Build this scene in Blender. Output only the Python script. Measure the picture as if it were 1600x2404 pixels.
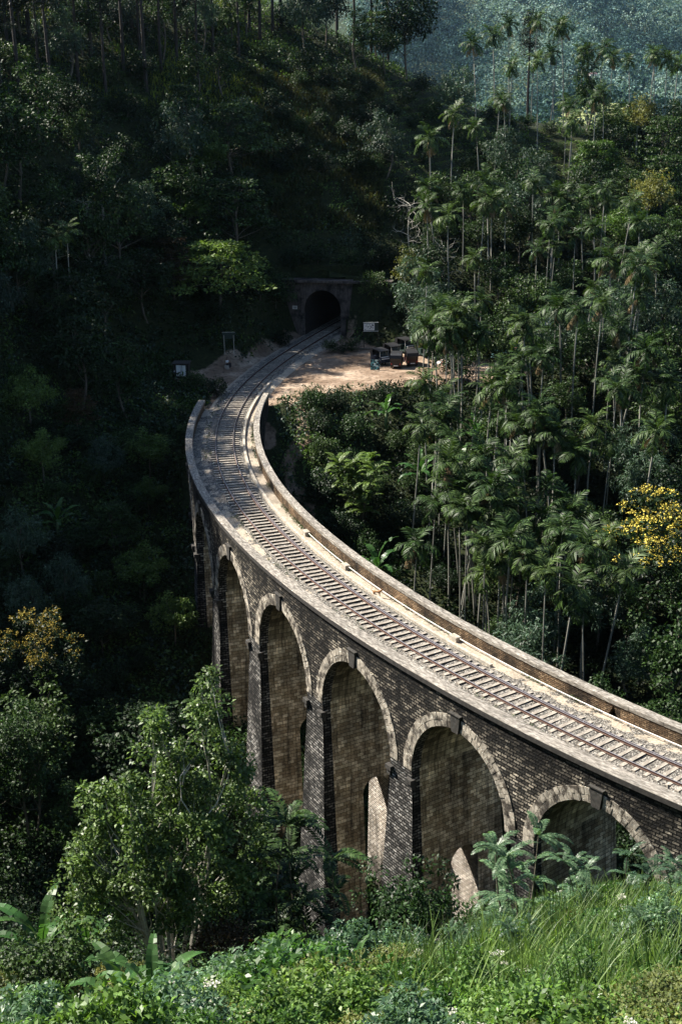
import bpy, math, random
import numpy as np
from mathutils import Vector, Matrix

for _o in list(bpy.data.objects):
    bpy.data.objects.remove(_o, do_unlink=True)
SC = bpy.context.scene
COL = SC.collection

# ------------------------------------------------------------------ camera
CAM_H, PITCH, ROLL, FPX = 37.76, 0.33746, -0.0156, 3333.0
_F = np.array([0, math.cos(PITCH), -math.sin(PITCH)])
_R0 = np.array([1.0, 0, 0])
_U0 = np.cross(_R0, _F)
_R = _R0 * math.cos(ROLL) + _U0 * math.sin(ROLL)
_U = -_R0 * math.sin(ROLL) + _U0 * math.cos(ROLL)
cam_d = bpy.data.cameras.new('camera')
cam = bpy.data.objects.new('camera', cam_d)
COL.objects.link(cam)
cam.matrix_world = Matrix(((_R[0], _U[0], -_F[0], 0), (_R[1], _U[1], -_F[1], 0),
                           (_R[2], _U[2], -_F[2], CAM_H), (0, 0, 0, 1)))
cam_d.sensor_fit = 'HORIZONTAL'
cam_d.sensor_width = 36.0
cam_d.lens = 36.0 * FPX / 1600.0
cam_d.clip_start = 0.5
cam_d.clip_end = 9000
SC.camera = cam

# ------------------------------------------------------------------ sky, sun, exposure
SUN_AZ = math.radians(63.0)      # from +Y towards -X
SUN_EL = math.radians(45.0)
SUND = np.array([-math.sin(SUN_AZ) * math.cos(SUN_EL), math.cos(SUN_AZ) * math.cos(SUN_EL), math.sin(SUN_EL)])
w = bpy.data.worlds.new('World')
SC.world = w
w.use_nodes = True
nt = w.node_tree
bg = nt.nodes['Background']
sky = nt.nodes.new('ShaderNodeTexSky')
sky.sky_type = 'NISHITA'
sky.sun_disc = False
sky.sun_elevation = SUN_EL
sky.sun_rotation = -SUN_AZ
sky.altitude = 900
nt.links.new(sky.outputs[0], bg.inputs[0])
bg.inputs[1].default_value = 0.066
sun_d = bpy.data.lights.new('sun', 'SUN')
sun_d.energy = 5.0
sun_d.angle = math.radians(0.5)
sun_d.color = (1.0, 0.93, 0.82)
sun = bpy.data.objects.new('sun', sun_d)
COL.objects.link(sun)
sun.rotation_euler = Vector(-SUND).to_track_quat('-Z', 'Y').to_euler()
SC.view_settings.view_transform = 'Standard'
SC.view_settings.look = 'None'
SC.view_settings.exposure = 1.5
SC.view_settings.gamma = 1.0
SC.cycles.max_bounces = 6
SC.cycles.diffuse_bounces = 2
SC.cycles.glossy_bounces = 2
SC.cycles.transmission_bounces = 4
SC.cycles.volume_bounces = 0
SC.cycles.use_denoising = True

RNG = np.random.default_rng(7)
random.seed(7)


def ray(px, py):
    d = ((px - 800) * _R + (1202 - py) * _U) / FPX + _F
    return d


def at_depth(px, py, Y):
    d = ray(px, py)
    k = Y / d[1]
    return np.array([d[0] * k, Y, CAM_H + d[2] * k])


def to_px(P):
    X = np.asarray(P, float) - np.array([0, 0, CAM_H])
    wv = X @ _F
    return 800 + FPX * (X @ _R) / wv, 1202 - FPX * (X @ _U) / wv


# ------------------------------------------------------------------ object helpers
def tag(o, label=None, cat=None, group=None, kind=None):
    if label: o['label'] = label
    if cat: o['category'] = cat
    if group: o['group'] = group
    if kind: o['kind'] = kind
    return o


def empty(name, loc=(0, 0, 0), rz=0.0, label=None, cat=None, group=None):
    o = bpy.data.objects.new(name, None)
    o.empty_display_size = 0.3
    COL.objects.link(o)
    o.location = loc
    o.rotation_euler = (0, 0, rz)
    return tag(o, label, cat, group)


def mesh_np(name, V, Fq, mats, parent=None, smooth=False, uv=None, fmat=None, attrs=None):
    """V (n,3); Fq (m,k) same-size faces or list of faces"""
    me = bpy.data.meshes.new(name)
    V = np.asarray(V, np.float32)
    if isinstance(Fq, np.ndarray):
        k = Fq.shape[1]
        m = len(Fq)
        me.vertices.add(len(V))
        me.vertices.foreach_set('co', V.ravel())
        me.loops.add(m * k)
        me.loops.foreach_set('vertex_index', Fq.astype(np.int32).ravel())
        me.polygons.add(m)
        me.polygons.foreach_set('loop_start', np.arange(0, m * k, k, dtype=np.int32))
        if uv is not None:
            ul = me.uv_layers.new(name='uv')
            ul.data.foreach_set('uv', np.asarray(uv, np.float32)[Fq.ravel()].ravel())
        me.update(calc_edges=True)
    else:
        me.from_pydata([tuple(map(float, v)) for v in V], [], [tuple(int(i) for i in f) for f in Fq])
        if uv is not None:
            ul = me.uv_layers.new(name='uv')
            idx = np.zeros(len(me.loops), np.int32)
            me.loops.foreach_get('vertex_index', idx)
            ul.data.foreach_set('uv', np.asarray(uv, np.float32)[idx].ravel())
        me.update()
    if not isinstance(mats, (list, tuple)):
        mats = [mats]
    for m_ in mats:
        me.materials.append(m_)
    if fmat is not None:
        me.polygons.foreach_set('material_index', np.asarray(fmat, np.int32))
    if smooth:
        me.polygons.foreach_set('use_smooth', np.ones(len(me.polygons), bool))
    if attrs:
        for an, av in attrs.items():
            a = me.attributes.new(an, 'FLOAT', 'POINT')
            a.data.foreach_set('value', np.asarray(av, np.float32))
    o = bpy.data.objects.new(name, me)
    COL.objects.link(o)
    if parent is not None:
        o.parent = parent
    return o


class MB:
    """collects simple solids; build() links them as one mesh"""
    def __init__(s):
        s.V = []; s.F = []; s.UV = []

    def add(s, V, F, UV=None):
        b = len(s.V)
        s.V += [tuple(v) for v in V]
        s.F += [tuple(i + b for i in f) for f in F]
        s.UV += [tuple(u) for u in (UV if UV is not None else [(v[0], v[2]) for v in V])]
        return s

    def box(s, c, d, rz=0.0, M=None):
        cx, cy, cz = c
        hx, hy, hz = d[0] / 2, d[1] / 2, d[2] / 2
        ca, sa = math.cos(rz), math.sin(rz)
        V = []
        for z in (-hz, hz):
            for x_, y_ in ((-hx, -hy), (hx, -hy), (hx, hy), (-hx, hy)):
                p = Vector((cx + x_ * ca - y_ * sa, cy + x_ * sa + y_ * ca, cz + z))
                V.append(tuple(M @ p) if M is not None else tuple(p))
        return s.add(V, [(3, 2, 1, 0), (4, 5, 6, 7), (0, 1, 5, 4), (1, 2, 6, 5), (2, 3, 7, 6), (3, 0, 4, 7)])

    def tube(s, pts, rad, n=6, cap=True):
        pts = [np.array(p, float) for p in pts]
        if not hasattr(rad, '__len__'):
            rad = [rad] * len(pts)
        b = len(s.V)
        V = []
        for i, p in enumerate(pts):
            t = pts[min(i + 1, len(pts) - 1)] - pts[max(i - 1, 0)]
            t = t / (np.linalg.norm(t) + 1e-9)
            a = np.cross(t, (0, 0, 1.0) if abs(t[2]) < 0.9 else (1.0, 0, 0))
            a /= np.linalg.norm(a)
            c = np.cross(t, a)
            for j in range(n):
                an = 2 * math.pi * j / n
                V.append(p + rad[i] * (math.cos(an) * a + math.sin(an) * c))
        F = []
        for i in range(len(pts) - 1):
            for j in range(n):
                F.append((i * n + j, i * n + (j + 1) % n, (i + 1) * n + (j + 1) % n, (i + 1) * n + j))
        if cap:
            F.append(tuple(range(n - 1, -1, -1)))
            F.append(tuple((len(pts) - 1) * n + j for j in range(n)))
        return s.add(V, F)

    def prism(s, poly, y0, y1, M=None):
        """poly in xz, extruded y0..y1"""
        n = len(poly)
        V = [(p[0], y0, p[1]) for p in poly] + [(p[0], y1, p[1]) for p in poly]
        if M is not None:
            V = [tuple(M @ Vector(v)) for v in V]
        F = [tuple(range(n)), tuple(range(2 * n - 1, n - 1, -1))]
        for i in range(n):
            j = (i + 1) % n
            F.append((j, i, i + n, j + n))
        return s.add(V, F)

    def build(s, name, mat, parent=None, smooth=False):
        return mesh_np(name, np.array(s.V), s.F, mat, parent, smooth, uv=np.array(s.UV))


def children_of(o, pool):
    return [c for c in pool if c.parent == o]


def dup_tree(root, kids):
    r = root.copy()
    COL.objects.link(r)
    cs = []
    for k in kids:
        c = k.copy()
        COL.objects.link(c)
        c.parent = r
        cs.append(c)
    return r, cs


# ------------------------------------------------------------------ noise
_perm = np.random.default_rng(3).random((64, 64, 64))


def vnoise(P):
    P = np.asarray(P, float)
    i = np.floor(P).astype(int)
    f = P - i
    f = f * f * (3 - 2 * f)
    i0 = i % 64
    i1 = (i + 1) % 64
    r = 0
    for a in (0, 1):
        for b in (0, 1):
            for c in (0, 1):
                wgt = (f[..., 0] if a else 1 - f[..., 0]) * (f[..., 1] if b else 1 - f[..., 1]) * (f[..., 2] if c else 1 - f[..., 2])
                r = r + wgt * _perm[(i1 if a else i0)[..., 0], (i1 if b else i0)[..., 1], (i1 if c else i0)[..., 2]]
    return r * 2 - 1


def fbm(x, y, s, oct=4, z=0.0):
    x = np.asarray(x, float); y = np.asarray(y, float)
    r = 0; a = 1.0; t = 0
    for o in range(oct):
        r = r + a * vnoise(np.stack([x / s * 2 ** o + 11.3 * o, y / s * 2 ** o + 5.1 * o, np.zeros_like(x) + z + o * 3.7], -1))
        t += a; a *= 0.5
    return r / t


# ------------------------------------------------------------------ materials
def newmat(name):
    m = bpy.data.materials.new(name)
    m.use_nodes = True
    t = m.node_tree
    b = t.nodes['Principled BSDF']
    return m, t, b


def N(t, typ, **kw):
    n = t.nodes.new(typ)
    for k, v in kw.items():
        if k.startswith('i_'):
            n.inputs[k[2:].replace('_', ' ')].default_value = v
        else:
            setattr(n, k, v)
    return n


def mixc(t, fac, a, b, blend='MIX'):
    n = t.nodes.new('ShaderNodeMix')
    n.data_type = 'RGBA'
    n.blend_type = blend
    for idx, v in ((0, fac), (6, a), (7, b)):
        if hasattr(v, 'is_linked') or hasattr(v, 'links'):
            t.links.new(v, n.inputs[idx])
        elif v is not None:
            n.inputs[idx].default_value = v if idx == 0 or len(v) == 4 else (*v, 1)
    return n.outputs[2]


def ramp(t, src, stops):
    r = t.nodes.new('ShaderNodeValToRGB')
    els = r.color_ramp.elements
    while len(els) < len(stops):
        els.new(0.5)
    for e, (p_, c) in zip(els, stops):
        e.position = p_
        e.color = c if hasattr(c, '__len__') and len(c) == 4 else ((*c, 1) if hasattr(c, '__len__') else (c, c, c, 1))
    t.links.new(src, r.inputs[0])
    return r.outputs[0]


def noise_n(t, vec, scale, detail=4, rough=0.55, dim=None):
    n = t.nodes.new('ShaderNodeTexNoise')
    n.inputs['Scale'].default_value = scale
    n.inputs['Detail'].default_value = detail
    n.inputs['Roughness'].default_value = rough
    if vec is not None:
        t.links.new(vec, n.inputs['Vector'])
    return n.outputs['Fac']


def mapping(t, vec, scale=(1, 1, 1), rot=(0, 0, 0), loc=(0, 0, 0)):
    m = t.nodes.new('ShaderNodeMapping')
    m.inputs['Scale'].default_value = scale
    m.inputs['Rotation'].default_value = rot
    m.inputs['Location'].default_value = loc
    t.links.new(vec, m.inputs['Vector'])
    return m.outputs[0]


def bump(t, b, h, strength=0.5, dist=0.05):
    n = t.nodes.new('ShaderNodeBump')
    n.inputs['Strength'].default_value = strength
    n.inputs['Distance'].default_value = dist
    t.links.new(h, n.inputs['Height'])
    t.links.new(n.outputs[0], b.inputs['Normal'])


def simple(name, col, rough=0.7, metal=0.0, var=0.25, scale=6.0, bumps=0.0):
    m, t, b = newmat(name)
    tc = N(t, 'ShaderNodeTexCoord')
    n = noise_n(t, tc.outputs['Object'], scale, 5)
    lo = tuple(c * (1 - var) for c in col)
    hi = tuple(min(1, c * (1 + var)) for c in col)
    c = ramp(t, n, [(0.3, lo), (0.7, hi)])
    t.links.new(c, b.inputs['Base Color'])
    b.inputs['Roughness'].default_value = rough
    b.inputs['Metallic'].default_value = metal
    if bumps:
        bump(t, b, n, 0.6, bumps)
    return m


def leaf_mat(name, c1, c2, rough=0.42, trans=0.3, tcol=None, hue=0.016, spec=0.5):
    spec *= 0.55; rough = min(1.0, rough + 0.08)
    m, t, b = newmat(name)
    gi = N(t, 'ShaderNodeNewGeometry')
    oi = N(t, 'ShaderNodeObjectInfo')
    tc = N(t, 'ShaderNodeTexCoord')
    c = mixc(t, gi.outputs['Random Per Island'], c1, c2)
    n = noise_n(t, tc.outputs['Object'], 0.55, 2)
    cl = ramp(t, n, [(0.32, 0.62), (0.68, 1.3)])
    c = mixc(t, 1.0, c, cl, 'MULTIPLY')
    hs = t.nodes.new('ShaderNodeHueSaturation')
    mr = t.nodes.new('ShaderNodeMapRange')
    mr.inputs['To Min'].default_value = 0.5 - hue
    mr.inputs['To Max'].default_value = 0.5 + hue
    t.links.new(oi.outputs['Random'], mr.inputs['Value'])
    t.links.new(mr.outputs[0], hs.inputs['Hue'])
    mr2 = t.nodes.new('ShaderNodeMapRange')
    mr2.inputs['To Min'].default_value = 1.3
    mr2.inputs['To Max'].default_value = 0.75
    t.links.new(oi.outputs['Random'], mr2.inputs['Value'])
    t.links.new(mr2.outputs[0], hs.inputs['Value'])
    t.links.new(c, hs.inputs['Color'])
    t.links.new(hs.outputs[0], b.inputs['Base Color'])
    b.inputs['Roughness'].default_value = rough
    b.inputs['Specular IOR Level'].default_value = spec
    tr = t.nodes.new('ShaderNodeBsdfTranslucent')
    tcn = mixc(t, 1.0, hs.outputs[0], (*(tcol or (1.2, 1.3, 0.6)), 1), 'MULTIPLY')
    t.links.new(tcn, tr.inputs['Color'])
    mx = t.nodes.new('ShaderNodeMixShader')
    mx.inputs[0].default_value = trans
    t.links.new(b.outputs[0], mx.inputs[1])
    t.links.new(tr.outputs[0], mx.inputs[2])
    t.links.new(mx.outputs[0], t.nodes['Material Output'].inputs['Surface'])
    return m


M = {}
M['leaf_dark'] = leaf_mat('leaf dark', (0.005, 0.014, 0.006), (0.022, 0.046, 0.015), spec=0.35, trans=0.2)
M['leaf_under'] = leaf_mat('leaf undergrowth', (0.003, 0.008, 0.004), (0.012, 0.026, 0.009), spec=0.2)  # near-black leaves that paint the shade between the right-hand palms
M['leaf_mid'] = leaf_mat('leaf mid', (0.008, 0.022, 0.006), (0.050, 0.095, 0.024), spec=0.4, trans=0.2)
M['leaf_light'] = leaf_mat('leaf light', (0.040, 0.085, 0.016), (0.110, 0.175, 0.040))
M['leaf_blue'] = leaf_mat('leaf bluish', (0.014, 0.036, 0.022), (0.070, 0.115, 0.075), trans=0.2)
M['leaf_olive'] = leaf_mat('leaf olive', (0.06, 0.085, 0.018), (0.19, 0.21, 0.06), tcol=(1.3, 1.1, 0.5))
M['leaf_red'] = leaf_mat('leaf rusty', (0.030, 0.020, 0.010), (0.085, 0.055, 0.022), tcol=(1.4, 0.9, 0.5))
M['leaf_front'] = leaf_mat('leaf front', (0.025, 0.075, 0.012), (0.17, 0.28, 0.065), rough=0.38, trans=0.35, spec=0.5)
M['leaf_palm'] = leaf_mat('leaf palm', (0.005, 0.016, 0.004), (0.072, 0.125, 0.032), rough=0.42, trans=0.2, spec=0.4)
M['leaf_banana'] = leaf_mat('leaf banana', (0.045, 0.112, 0.028), (0.060, 0.138, 0.036), rough=0.3, trans=0.35)
M['leaf_pine'] = leaf_mat('leaf pine', (0.006, 0.014, 0.008), (0.014, 0.026, 0.014), trans=0.15, spec=0.3)
M['flower_yellow'] = leaf_mat('flower yellow', (0.40, 0.31, 0.035), (0.82, 0.68, 0.14), rough=0.7, trans=0.2, tcol=(1, 1, 0.7), hue=0.0)
M['flower_shaded'] = leaf_mat('flower yellow shaded', (0.22, 0.16, 0.02), (0.44, 0.34, 0.06), rough=0.7, trans=0.2, tcol=(1, 1, 0.7), hue=0.0)  # darker copy of the yellow flowers, shade put into its colour
M['flower_white'] = leaf_mat('flower white', (0.5, 0.48, 0.40), (0.7, 0.68, 0.6), rough=0.7, trans=0.2, tcol=(1, 1, 1), hue=0.0)
M['grass_olive'] = leaf_mat('grass olive', (0.018, 0.028, 0.008), (0.070, 0.080, 0.026), trans=0.3, tcol=(1.3, 1.1, 0.5), rough=0.6)
M['grass_front'] = leaf_mat('grass front', (0.02, 0.06, 0.008), (0.20, 0.29, 0.07), trans=0.35, rough=0.4)
M['grass_lit'] = leaf_mat('grass lit', (0.10, 0.14, 0.02), (0.20, 0.25, 0.05), trans=0.4, rough=0.6)
M['bark'] = simple('bark', (0.10, 0.085, 0.065), 0.9, var=0.5, scale=9, bumps=0.02)
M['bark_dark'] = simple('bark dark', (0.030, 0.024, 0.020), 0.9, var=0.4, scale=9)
M['bark_pale'] = simple('bark pale', (0.36, 0.34, 0.29), 0.8, var=0.35, scale=7)
M['palm_trunk'] = simple('palm trunk', (0.24, 0.235, 0.20), 0.8, var=0.5, scale=2.5)
M['palm_shaft'] = simple('palm shaft', (0.075, 0.12, 0.035), 0.5, var=0.25)
M['frond_dead'] = leaf_mat('frond dead', (0.16, 0.11, 0.055), (0.28, 0.21, 0.11), rough=0.8, trans=0.1, tcol=(1, 1, 1), hue=0.01)


# ---- masonry
def masonry(name, dark, mid, mort, bw=0.42, bh=0.20, msz=0.03, streak=0.6, warm=(1, 1, 1), seed=0.0, bstr=0.9, drip=0.0, lo=0.10):
    m, t, b = newmat(name)
    uv = N(t, 'ShaderNodeUVMap', uv_map='uv')
    tc = N(t, 'ShaderNodeTexCoord')
    v = mapping(t, uv.outputs[0], loc=(seed, seed * 0.7, 0))
    # wobble
    nz = t.nodes.new('ShaderNodeTexNoise'); nz.inputs['Scale'].default_value = 4.5; nz.inputs['Detail'].default_value = 3
    t.links.new(v, nz.inputs['Vector'])
    va = t.nodes.new('ShaderNodeVectorMath'); va.operation = 'MULTIPLY_ADD'
    t.links.new(nz.outputs['Color'], va.inputs[0]); va.inputs[1].default_value = (0.16, 0.07, 0); t.links.new(v, va.inputs[2])
    br = t.nodes.new('ShaderNodeTexBrick')
    t.links.new(va.outputs[0], br.inputs['Vector'])
    br.inputs['Color1'].default_value = (*dark, 1)
    br.inputs['Color2'].default_value = (*mid, 1)
    br.inputs['Mortar'].default_value = (*mort, 1)
    br.inputs['Scale'].default_value = 1.0
    br.inputs['Brick Width'].default_value = bw
    br.inputs['Row Height'].default_value = bh
    br.inputs['Mortar Size'].default_value = msz
    br.inputs['Mortar Smooth'].default_value = 0.35
    br.inputs['Bias'].default_value = -0.25
    # broad patches: soot versus clean stone
    n1 = noise_n(t, mapping(t, v, (0.26, 0.20, 1)), 1.0, 7, 0.62)
    n2 = noise_n(t, mapping(t, v, (2.2, 0.16, 1)), 1.0, 8, 0.7)      # vertical runs
    n3 = noise_n(t, v, 9.0, 3, 0.6)
    patch = ramp(t, n1, [(0.40, lo), (0.50, 0.75 + lo * 0.3), (0.60, 1.45)])
    run = ramp(t, n2, [(0.38, lo * 0.6), (0.49, 0.8), (0.62, 1.2)])
    fine = ramp(t, n3, [(0.25, 0.5), (0.7, 1.25)])
    c = mixc(t, 0.9, br.outputs['Color'], patch, 'MULTIPLY')
    c = mixc(t, streak, c, run, 'MULTIPLY')
    c = mixc(t, 0.8, c, fine, 'MULTIPLY')
    if drip:
        sx = N(t, 'ShaderNodeSeparateXYZ'); t.links.new(uv.outputs[0], sx.inputs[0])
        n4 = noise_n(t, mapping(t, v, (0.9, 0.05, 1)), 1.0, 6, 0.65)
        ma = N(t, 'ShaderNodeMath', operation='MULTIPLY_ADD')     # soot hangs down in tongues from the coping
        t.links.new(n4, ma.inputs[0]); ma.inputs[1].default_value = 9.0; t.links.new(sx.outputs[1], ma.inputs[2])
        dd = ramp(t, ma.outputs[0], [(0.0, 1.0), (1.0, 1.0)])
        mr = N(t, 'ShaderNodeMapRange'); mr.inputs['From Min'].default_value = 2.2; mr.inputs['From Max'].default_value = 4.2
        mr.inputs['To Min'].default_value = 1.0; mr.inputs['To Max'].default_value = 0.10
        t.links.new(ma.outputs[0], mr.inputs['Value'])
        c = mixc(t, drip, c, mr.outputs[0], 'MULTIPLY')
    c = mixc(t, 1.0, c, (*warm, 1), 'MULTIPLY')
    t.links.new(c, b.inputs['Base Color'])
    b.inputs['Roughness'].default_value = 0.85
    b.inputs['Specular IOR Level'].default_value = 0.25
    # relief
    inv = N(t, 'ShaderNodeMath', operation='MULTIPLY_ADD')
    t.links.new(br.outputs['Fac'], inv.inputs[0]); inv.inputs[1].default_value = -0.8
    t.links.new(n3, inv.inputs[2])
    bump(t, b, inv.outputs[0], bstr, 0.06)
    return m


M['spandrel'] = masonry('spandrel masonry', (0.045, 0.041, 0.034), (0.62, 0.545, 0.43), (0.004, 0.004, 0.004), bw=0.46, bh=0.20, msz=0.045, drip=0.9)
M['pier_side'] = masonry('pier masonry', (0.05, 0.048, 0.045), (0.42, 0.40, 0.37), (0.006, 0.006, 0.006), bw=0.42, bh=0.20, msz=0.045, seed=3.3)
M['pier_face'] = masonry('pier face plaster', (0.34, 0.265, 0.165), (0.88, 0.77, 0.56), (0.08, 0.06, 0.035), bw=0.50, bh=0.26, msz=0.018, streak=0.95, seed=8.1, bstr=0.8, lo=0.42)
M['reveal'] = masonry('reveal brick', (0.40, 0.35, 0.29), (0.80, 0.74, 0.66), (0.06, 0.05, 0.045), bw=0.40, bh=0.18, msz=0.03, seed=5.0, streak=0.5)
M['soffit'] = masonry('soffit plaster', (0.24, 0.20, 0.13), (0.70, 0.61, 0.43), (0.10, 0.08, 0.05), bw=0.7, bh=0.35, msz=0.018, streak=0.9, seed=12.0, bstr=0.6, lo=0.35)
M['parapet_in'] = masonry('parapet brick', (0.14, 0.085, 0.045), (0.36, 0.25, 0.15), (0.05, 0.035, 0.02), bw=0.36, bh=0.12, msz=0.025, streak=0.5, seed=2.0)
M['keystone'] = simple('keystone', (0.035, 0.032, 0.028), 0.85, var=0.6, scale=5)


def stone(name, col, dark, sc=3.0, thr=(0.38, 0.55)):
    m, t, b = newmat(name)
    tc = N(t, 'ShaderNodeTexCoord')
    gi = N(t, 'ShaderNodeNewGeometry')
    n1 = noise_n(t, tc.outputs['Object'], sc * 0.5, 6, 0.65)
    n2 = noise_n(t, mapping(t, tc.outputs['Object'], (3, 3, 0.5)), sc, 4, 0.6)
    c = ramp(t, n1, [(thr[0], dark), (thr[1], col)])
    c2 = ramp(t, n2, [(0.36, 0.35), (0.55, 1.0)])
    c = mixc(t, 0.8, c, c2, 'MULTIPLY')
    isl = ramp(t, gi.outputs['Random Per Island'], [(0, 0.72), (1, 1.15)])
    c = mixc(t, 1.0, c, isl, 'MULTIPLY')
    t.links.new(c, b.inputs['Base Color'])
    b.inputs['Roughness'].default_value = 0.85
    n3 = noise_n(t, tc.outputs['Object'], 14, 4)
    bump(t, b, n3, 0.5, 0.03)
    return m


M['ring'] = stone('voussoir stone', (0.46, 0.41, 0.335), (0.07, 0.058, 0.045), 3.2, (0.42, 0.56))
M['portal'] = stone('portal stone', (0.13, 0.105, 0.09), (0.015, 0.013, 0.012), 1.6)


def coping_mat(name, side=False):
    m, t, b = newmat(name)
    uv = N(t, 'ShaderNodeUVMap', uv_map='uv')
    v = uv.outputs[0]
    n1 = noise_n(t, mapping(t, v, (1.6, 5.0, 1), rot=(0, 0, 0.5)), 1.3, 6, 0.7)
    n2 = noise_n(t, mapping(t, v, (0.35, 1, 1)), 1.0, 4, 0.6)
    c = ramp(t, n1, [(0.30, (0.055, 0.048, 0.04)), (0.46, (0.175, 0.155, 0.128)), (0.64, (0.40, 0.365, 0.315))])  # dirt mottling, with a leaf-shadow dapple put into the colour
    c = mixc(t, 0.7, c, ramp(t, n2, [(0.35, 0.6), (0.6, 1.1)]), 'MULTIPLY')
    t.links.new(c, b.inputs['Base Color'])
    b.inputs['Roughness'].default_value = 0.9
    bump(t, b, n1, 0.4, 0.03)
    return m


M['coping'] = coping_mat('coping concrete')
M['coping_edge'] = simple('coping edge black', (0.028, 0.025, 0.022), 0.9, var=0.6, scale=4)


def ballast_mat():
    m, t, b = newmat('ballast')
    tc = N(t, 'ShaderNodeTexCoord')
    P = tc.outputs['Object']
    vo = t.nodes.new('ShaderNodeTexVoronoi')
    vo.inputs['Scale'].default_value = 11.0
    t.links.new(P, vo.inputs['Vector'])
    n1 = noise_n(t, P, 0.7, 4)
    g = t.nodes.new('ShaderNodeSeparateColor')
    t.links.new(vo.outputs['Color'], g.inputs[0])
    stones = ramp(t, g.outputs[0], [(0.0, (0.06, 0.052, 0.042)), (0.35, (0.19, 0.172, 0.145)), (0.75, (0.32, 0.29, 0.245)), (1.0, (0.50, 0.46, 0.40))])
    edge = ramp(t, vo.outputs['Distance'], [(0.25, 1.0), (0.75, 0.30)])
    c = mixc(t, 0.85, stones, edge, 'MULTIPLY')
    sa = N(t, 'ShaderNodeAttribute', attribute_name='sand')
    n2 = noise_n(t, P, 1.3, 5, 0.65)
    add = N(t, 'ShaderNodeMath', operation='MULTIPLY_ADD')
    t.links.new(n2, add.inputs[0]); add.inputs[1].default_value = 1.3
    t.links.new(sa.outputs['Fac'], add.inputs[2])
    sm = ramp(t, add.outputs[0], [(0.98, 0.0), (1.0, 1.0)])
    r_ = t.nodes[-1]
    n3 = noise_n(t, P, 7.0, 4)
    sand = ramp(t, n3, [(0.3, (0.25, 0.205, 0.15)), (0.7, (0.47, 0.405, 0.32))])
    c = mixc(t, sm, c, sand)
    c = mixc(t, 0.6, c, ramp(t, n1, [(0.3, 0.65), (0.65, 1.1)]), 'MULTIPLY')
    t.links.new(c, b.inputs['Base Color'])
    b.inputs['Roughness'].default_value = 0.95
    hm = N(t, 'ShaderNodeMath', operation='MULTIPLY')
    iv = N(t, 'ShaderNodeMath', operation='SUBTRACT'); iv.inputs[0].default_value = 1.0
    t.links.new(vo.outputs['Distance'], iv.inputs[1])
    t.links.new(iv.outputs[0], hm.inputs[0])
    iv2 = N(t, 'ShaderNodeMath', operation='SUBTRACT'); iv2.inputs[0].default_value = 1.05
    t.links.new(sm, iv2.inputs[1])
    t.links.new(iv2.outputs[0], hm.inputs[1])
    bump(t, b, hm.outputs[0], 1.0, 0.07)
    return m


M['ballast'] = ballast_mat()
M['sleeper'] = stone('sleeper wood', (0.42, 0.375, 0.31), (0.18, 0.15, 0.12), 5.0, (0.3, 0.6))
M['sleeper_shade'] = simple('sleeper shaded side', (0.022, 0.018, 0.015), 0.9)
M['rail_rust'] = simple('rail rust', (0.085, 0.042, 0.028), 0.75, var=0.3, scale=12)
M['rail_top'] = simple('rail steel', (0.42, 0.38, 0.36), 0.35, metal=0.7, var=0.2)
M['concrete'] = simple('concrete', (0.36, 0.32, 0.26), 0.9, var=0.35, scale=4, bumps=0.01)
M['pipe'] = simple('white pipe', (0.72, 0.68, 0.62), 0.5, var=0.1)
M['dark'] = simple('dark void', (0.006, 0.006, 0.007), 1.0)


def ground_mat():
    m, t, b = newmat('ground soil')
    tc = N(t, 'ShaderNodeTexCoord')
    P = tc.outputs['Object']
    d = N(t, 'ShaderNodeAttribute', attribute_name='dirt')
    n1 = noise_n(t, P, 0.25, 6, 0.65)
    n2 = noise_n(t, P, 2.2, 5, 0.6)
    green = ramp(t, n2, [(0.3, (0.010, 0.014, 0.006)), (0.6, (0.026, 0.034, 0.012)), (0.8, (0.05, 0.045, 0.02))])
    dirt = ramp(t, n1, [(0.30, (0.10, 0.064, 0.042)), (0.5, (0.235, 0.168, 0.118)), (0.66, (0.46, 0.36, 0.27))])
    dirt = mixc(t, 0.75, dirt, ramp(t, n2, [(0.34, 0.35), (0.5, 0.95), (0.7, 1.1)]), 'MULTIPLY')
    ad = N(t, 'ShaderNodeMath', operation='MULTIPLY_ADD')
    t.links.new(n2, ad.inputs[0]); ad.inputs[1].default_value = 0.5
    t.links.new(d.outputs['Fac'], ad.inputs[2])
    f = ramp(t, ad.outputs[0], [(0.62, 0.0), (0.82, 1.0)])
    c = mixc(t, f, green, dirt)
    t.links.new(c, b.inputs['Base Color'])
    b.inputs['Roughness'].default_value = 0.95
    b.inputs['Specular IOR Level'].default_value = 0.15
    bump(t, b, n2, 0.7, 0.12)
    return m


M['ground'] = ground_mat()

# ------------------------------------------------------------------ track centreline
_cq = [0.35966, -0.66555, -0.24014, -0.0935, 0.29749]
S0, S1 = -30.0, 176.0
_s = np.arange(S0, S1 + 0.01, 0.25)


def _theta(s):
    q = s + 8.7
    u = np.clip(q, 24, 143) / 70.0 - 1
    th = sum(_cq[k] * u ** k for k in range(5))
    th = th + np.where(q < 24, (q - 24) * -0.0115, 0) + np.where(q > 143, (q - 143) * -0.002, 0)
    return th


_th = _theta(_s)
_i0 = int(round((51.3 - S0) / 0.25))
_dx, _dy = -np.sin(_th) * 0.25, np.cos(_th) * 0.25
_cx = np.r_[0, np.cumsum((_dx[1:] + _dx[:-1]) / 2)]
_cy = np.r_[0, np.cumsum((_dy[1:] + _dy[:-1]) / 2)]
_cx += -1.05 - _cx[_i0]
_cy += 93.05 - _cy[_i0]


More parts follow.
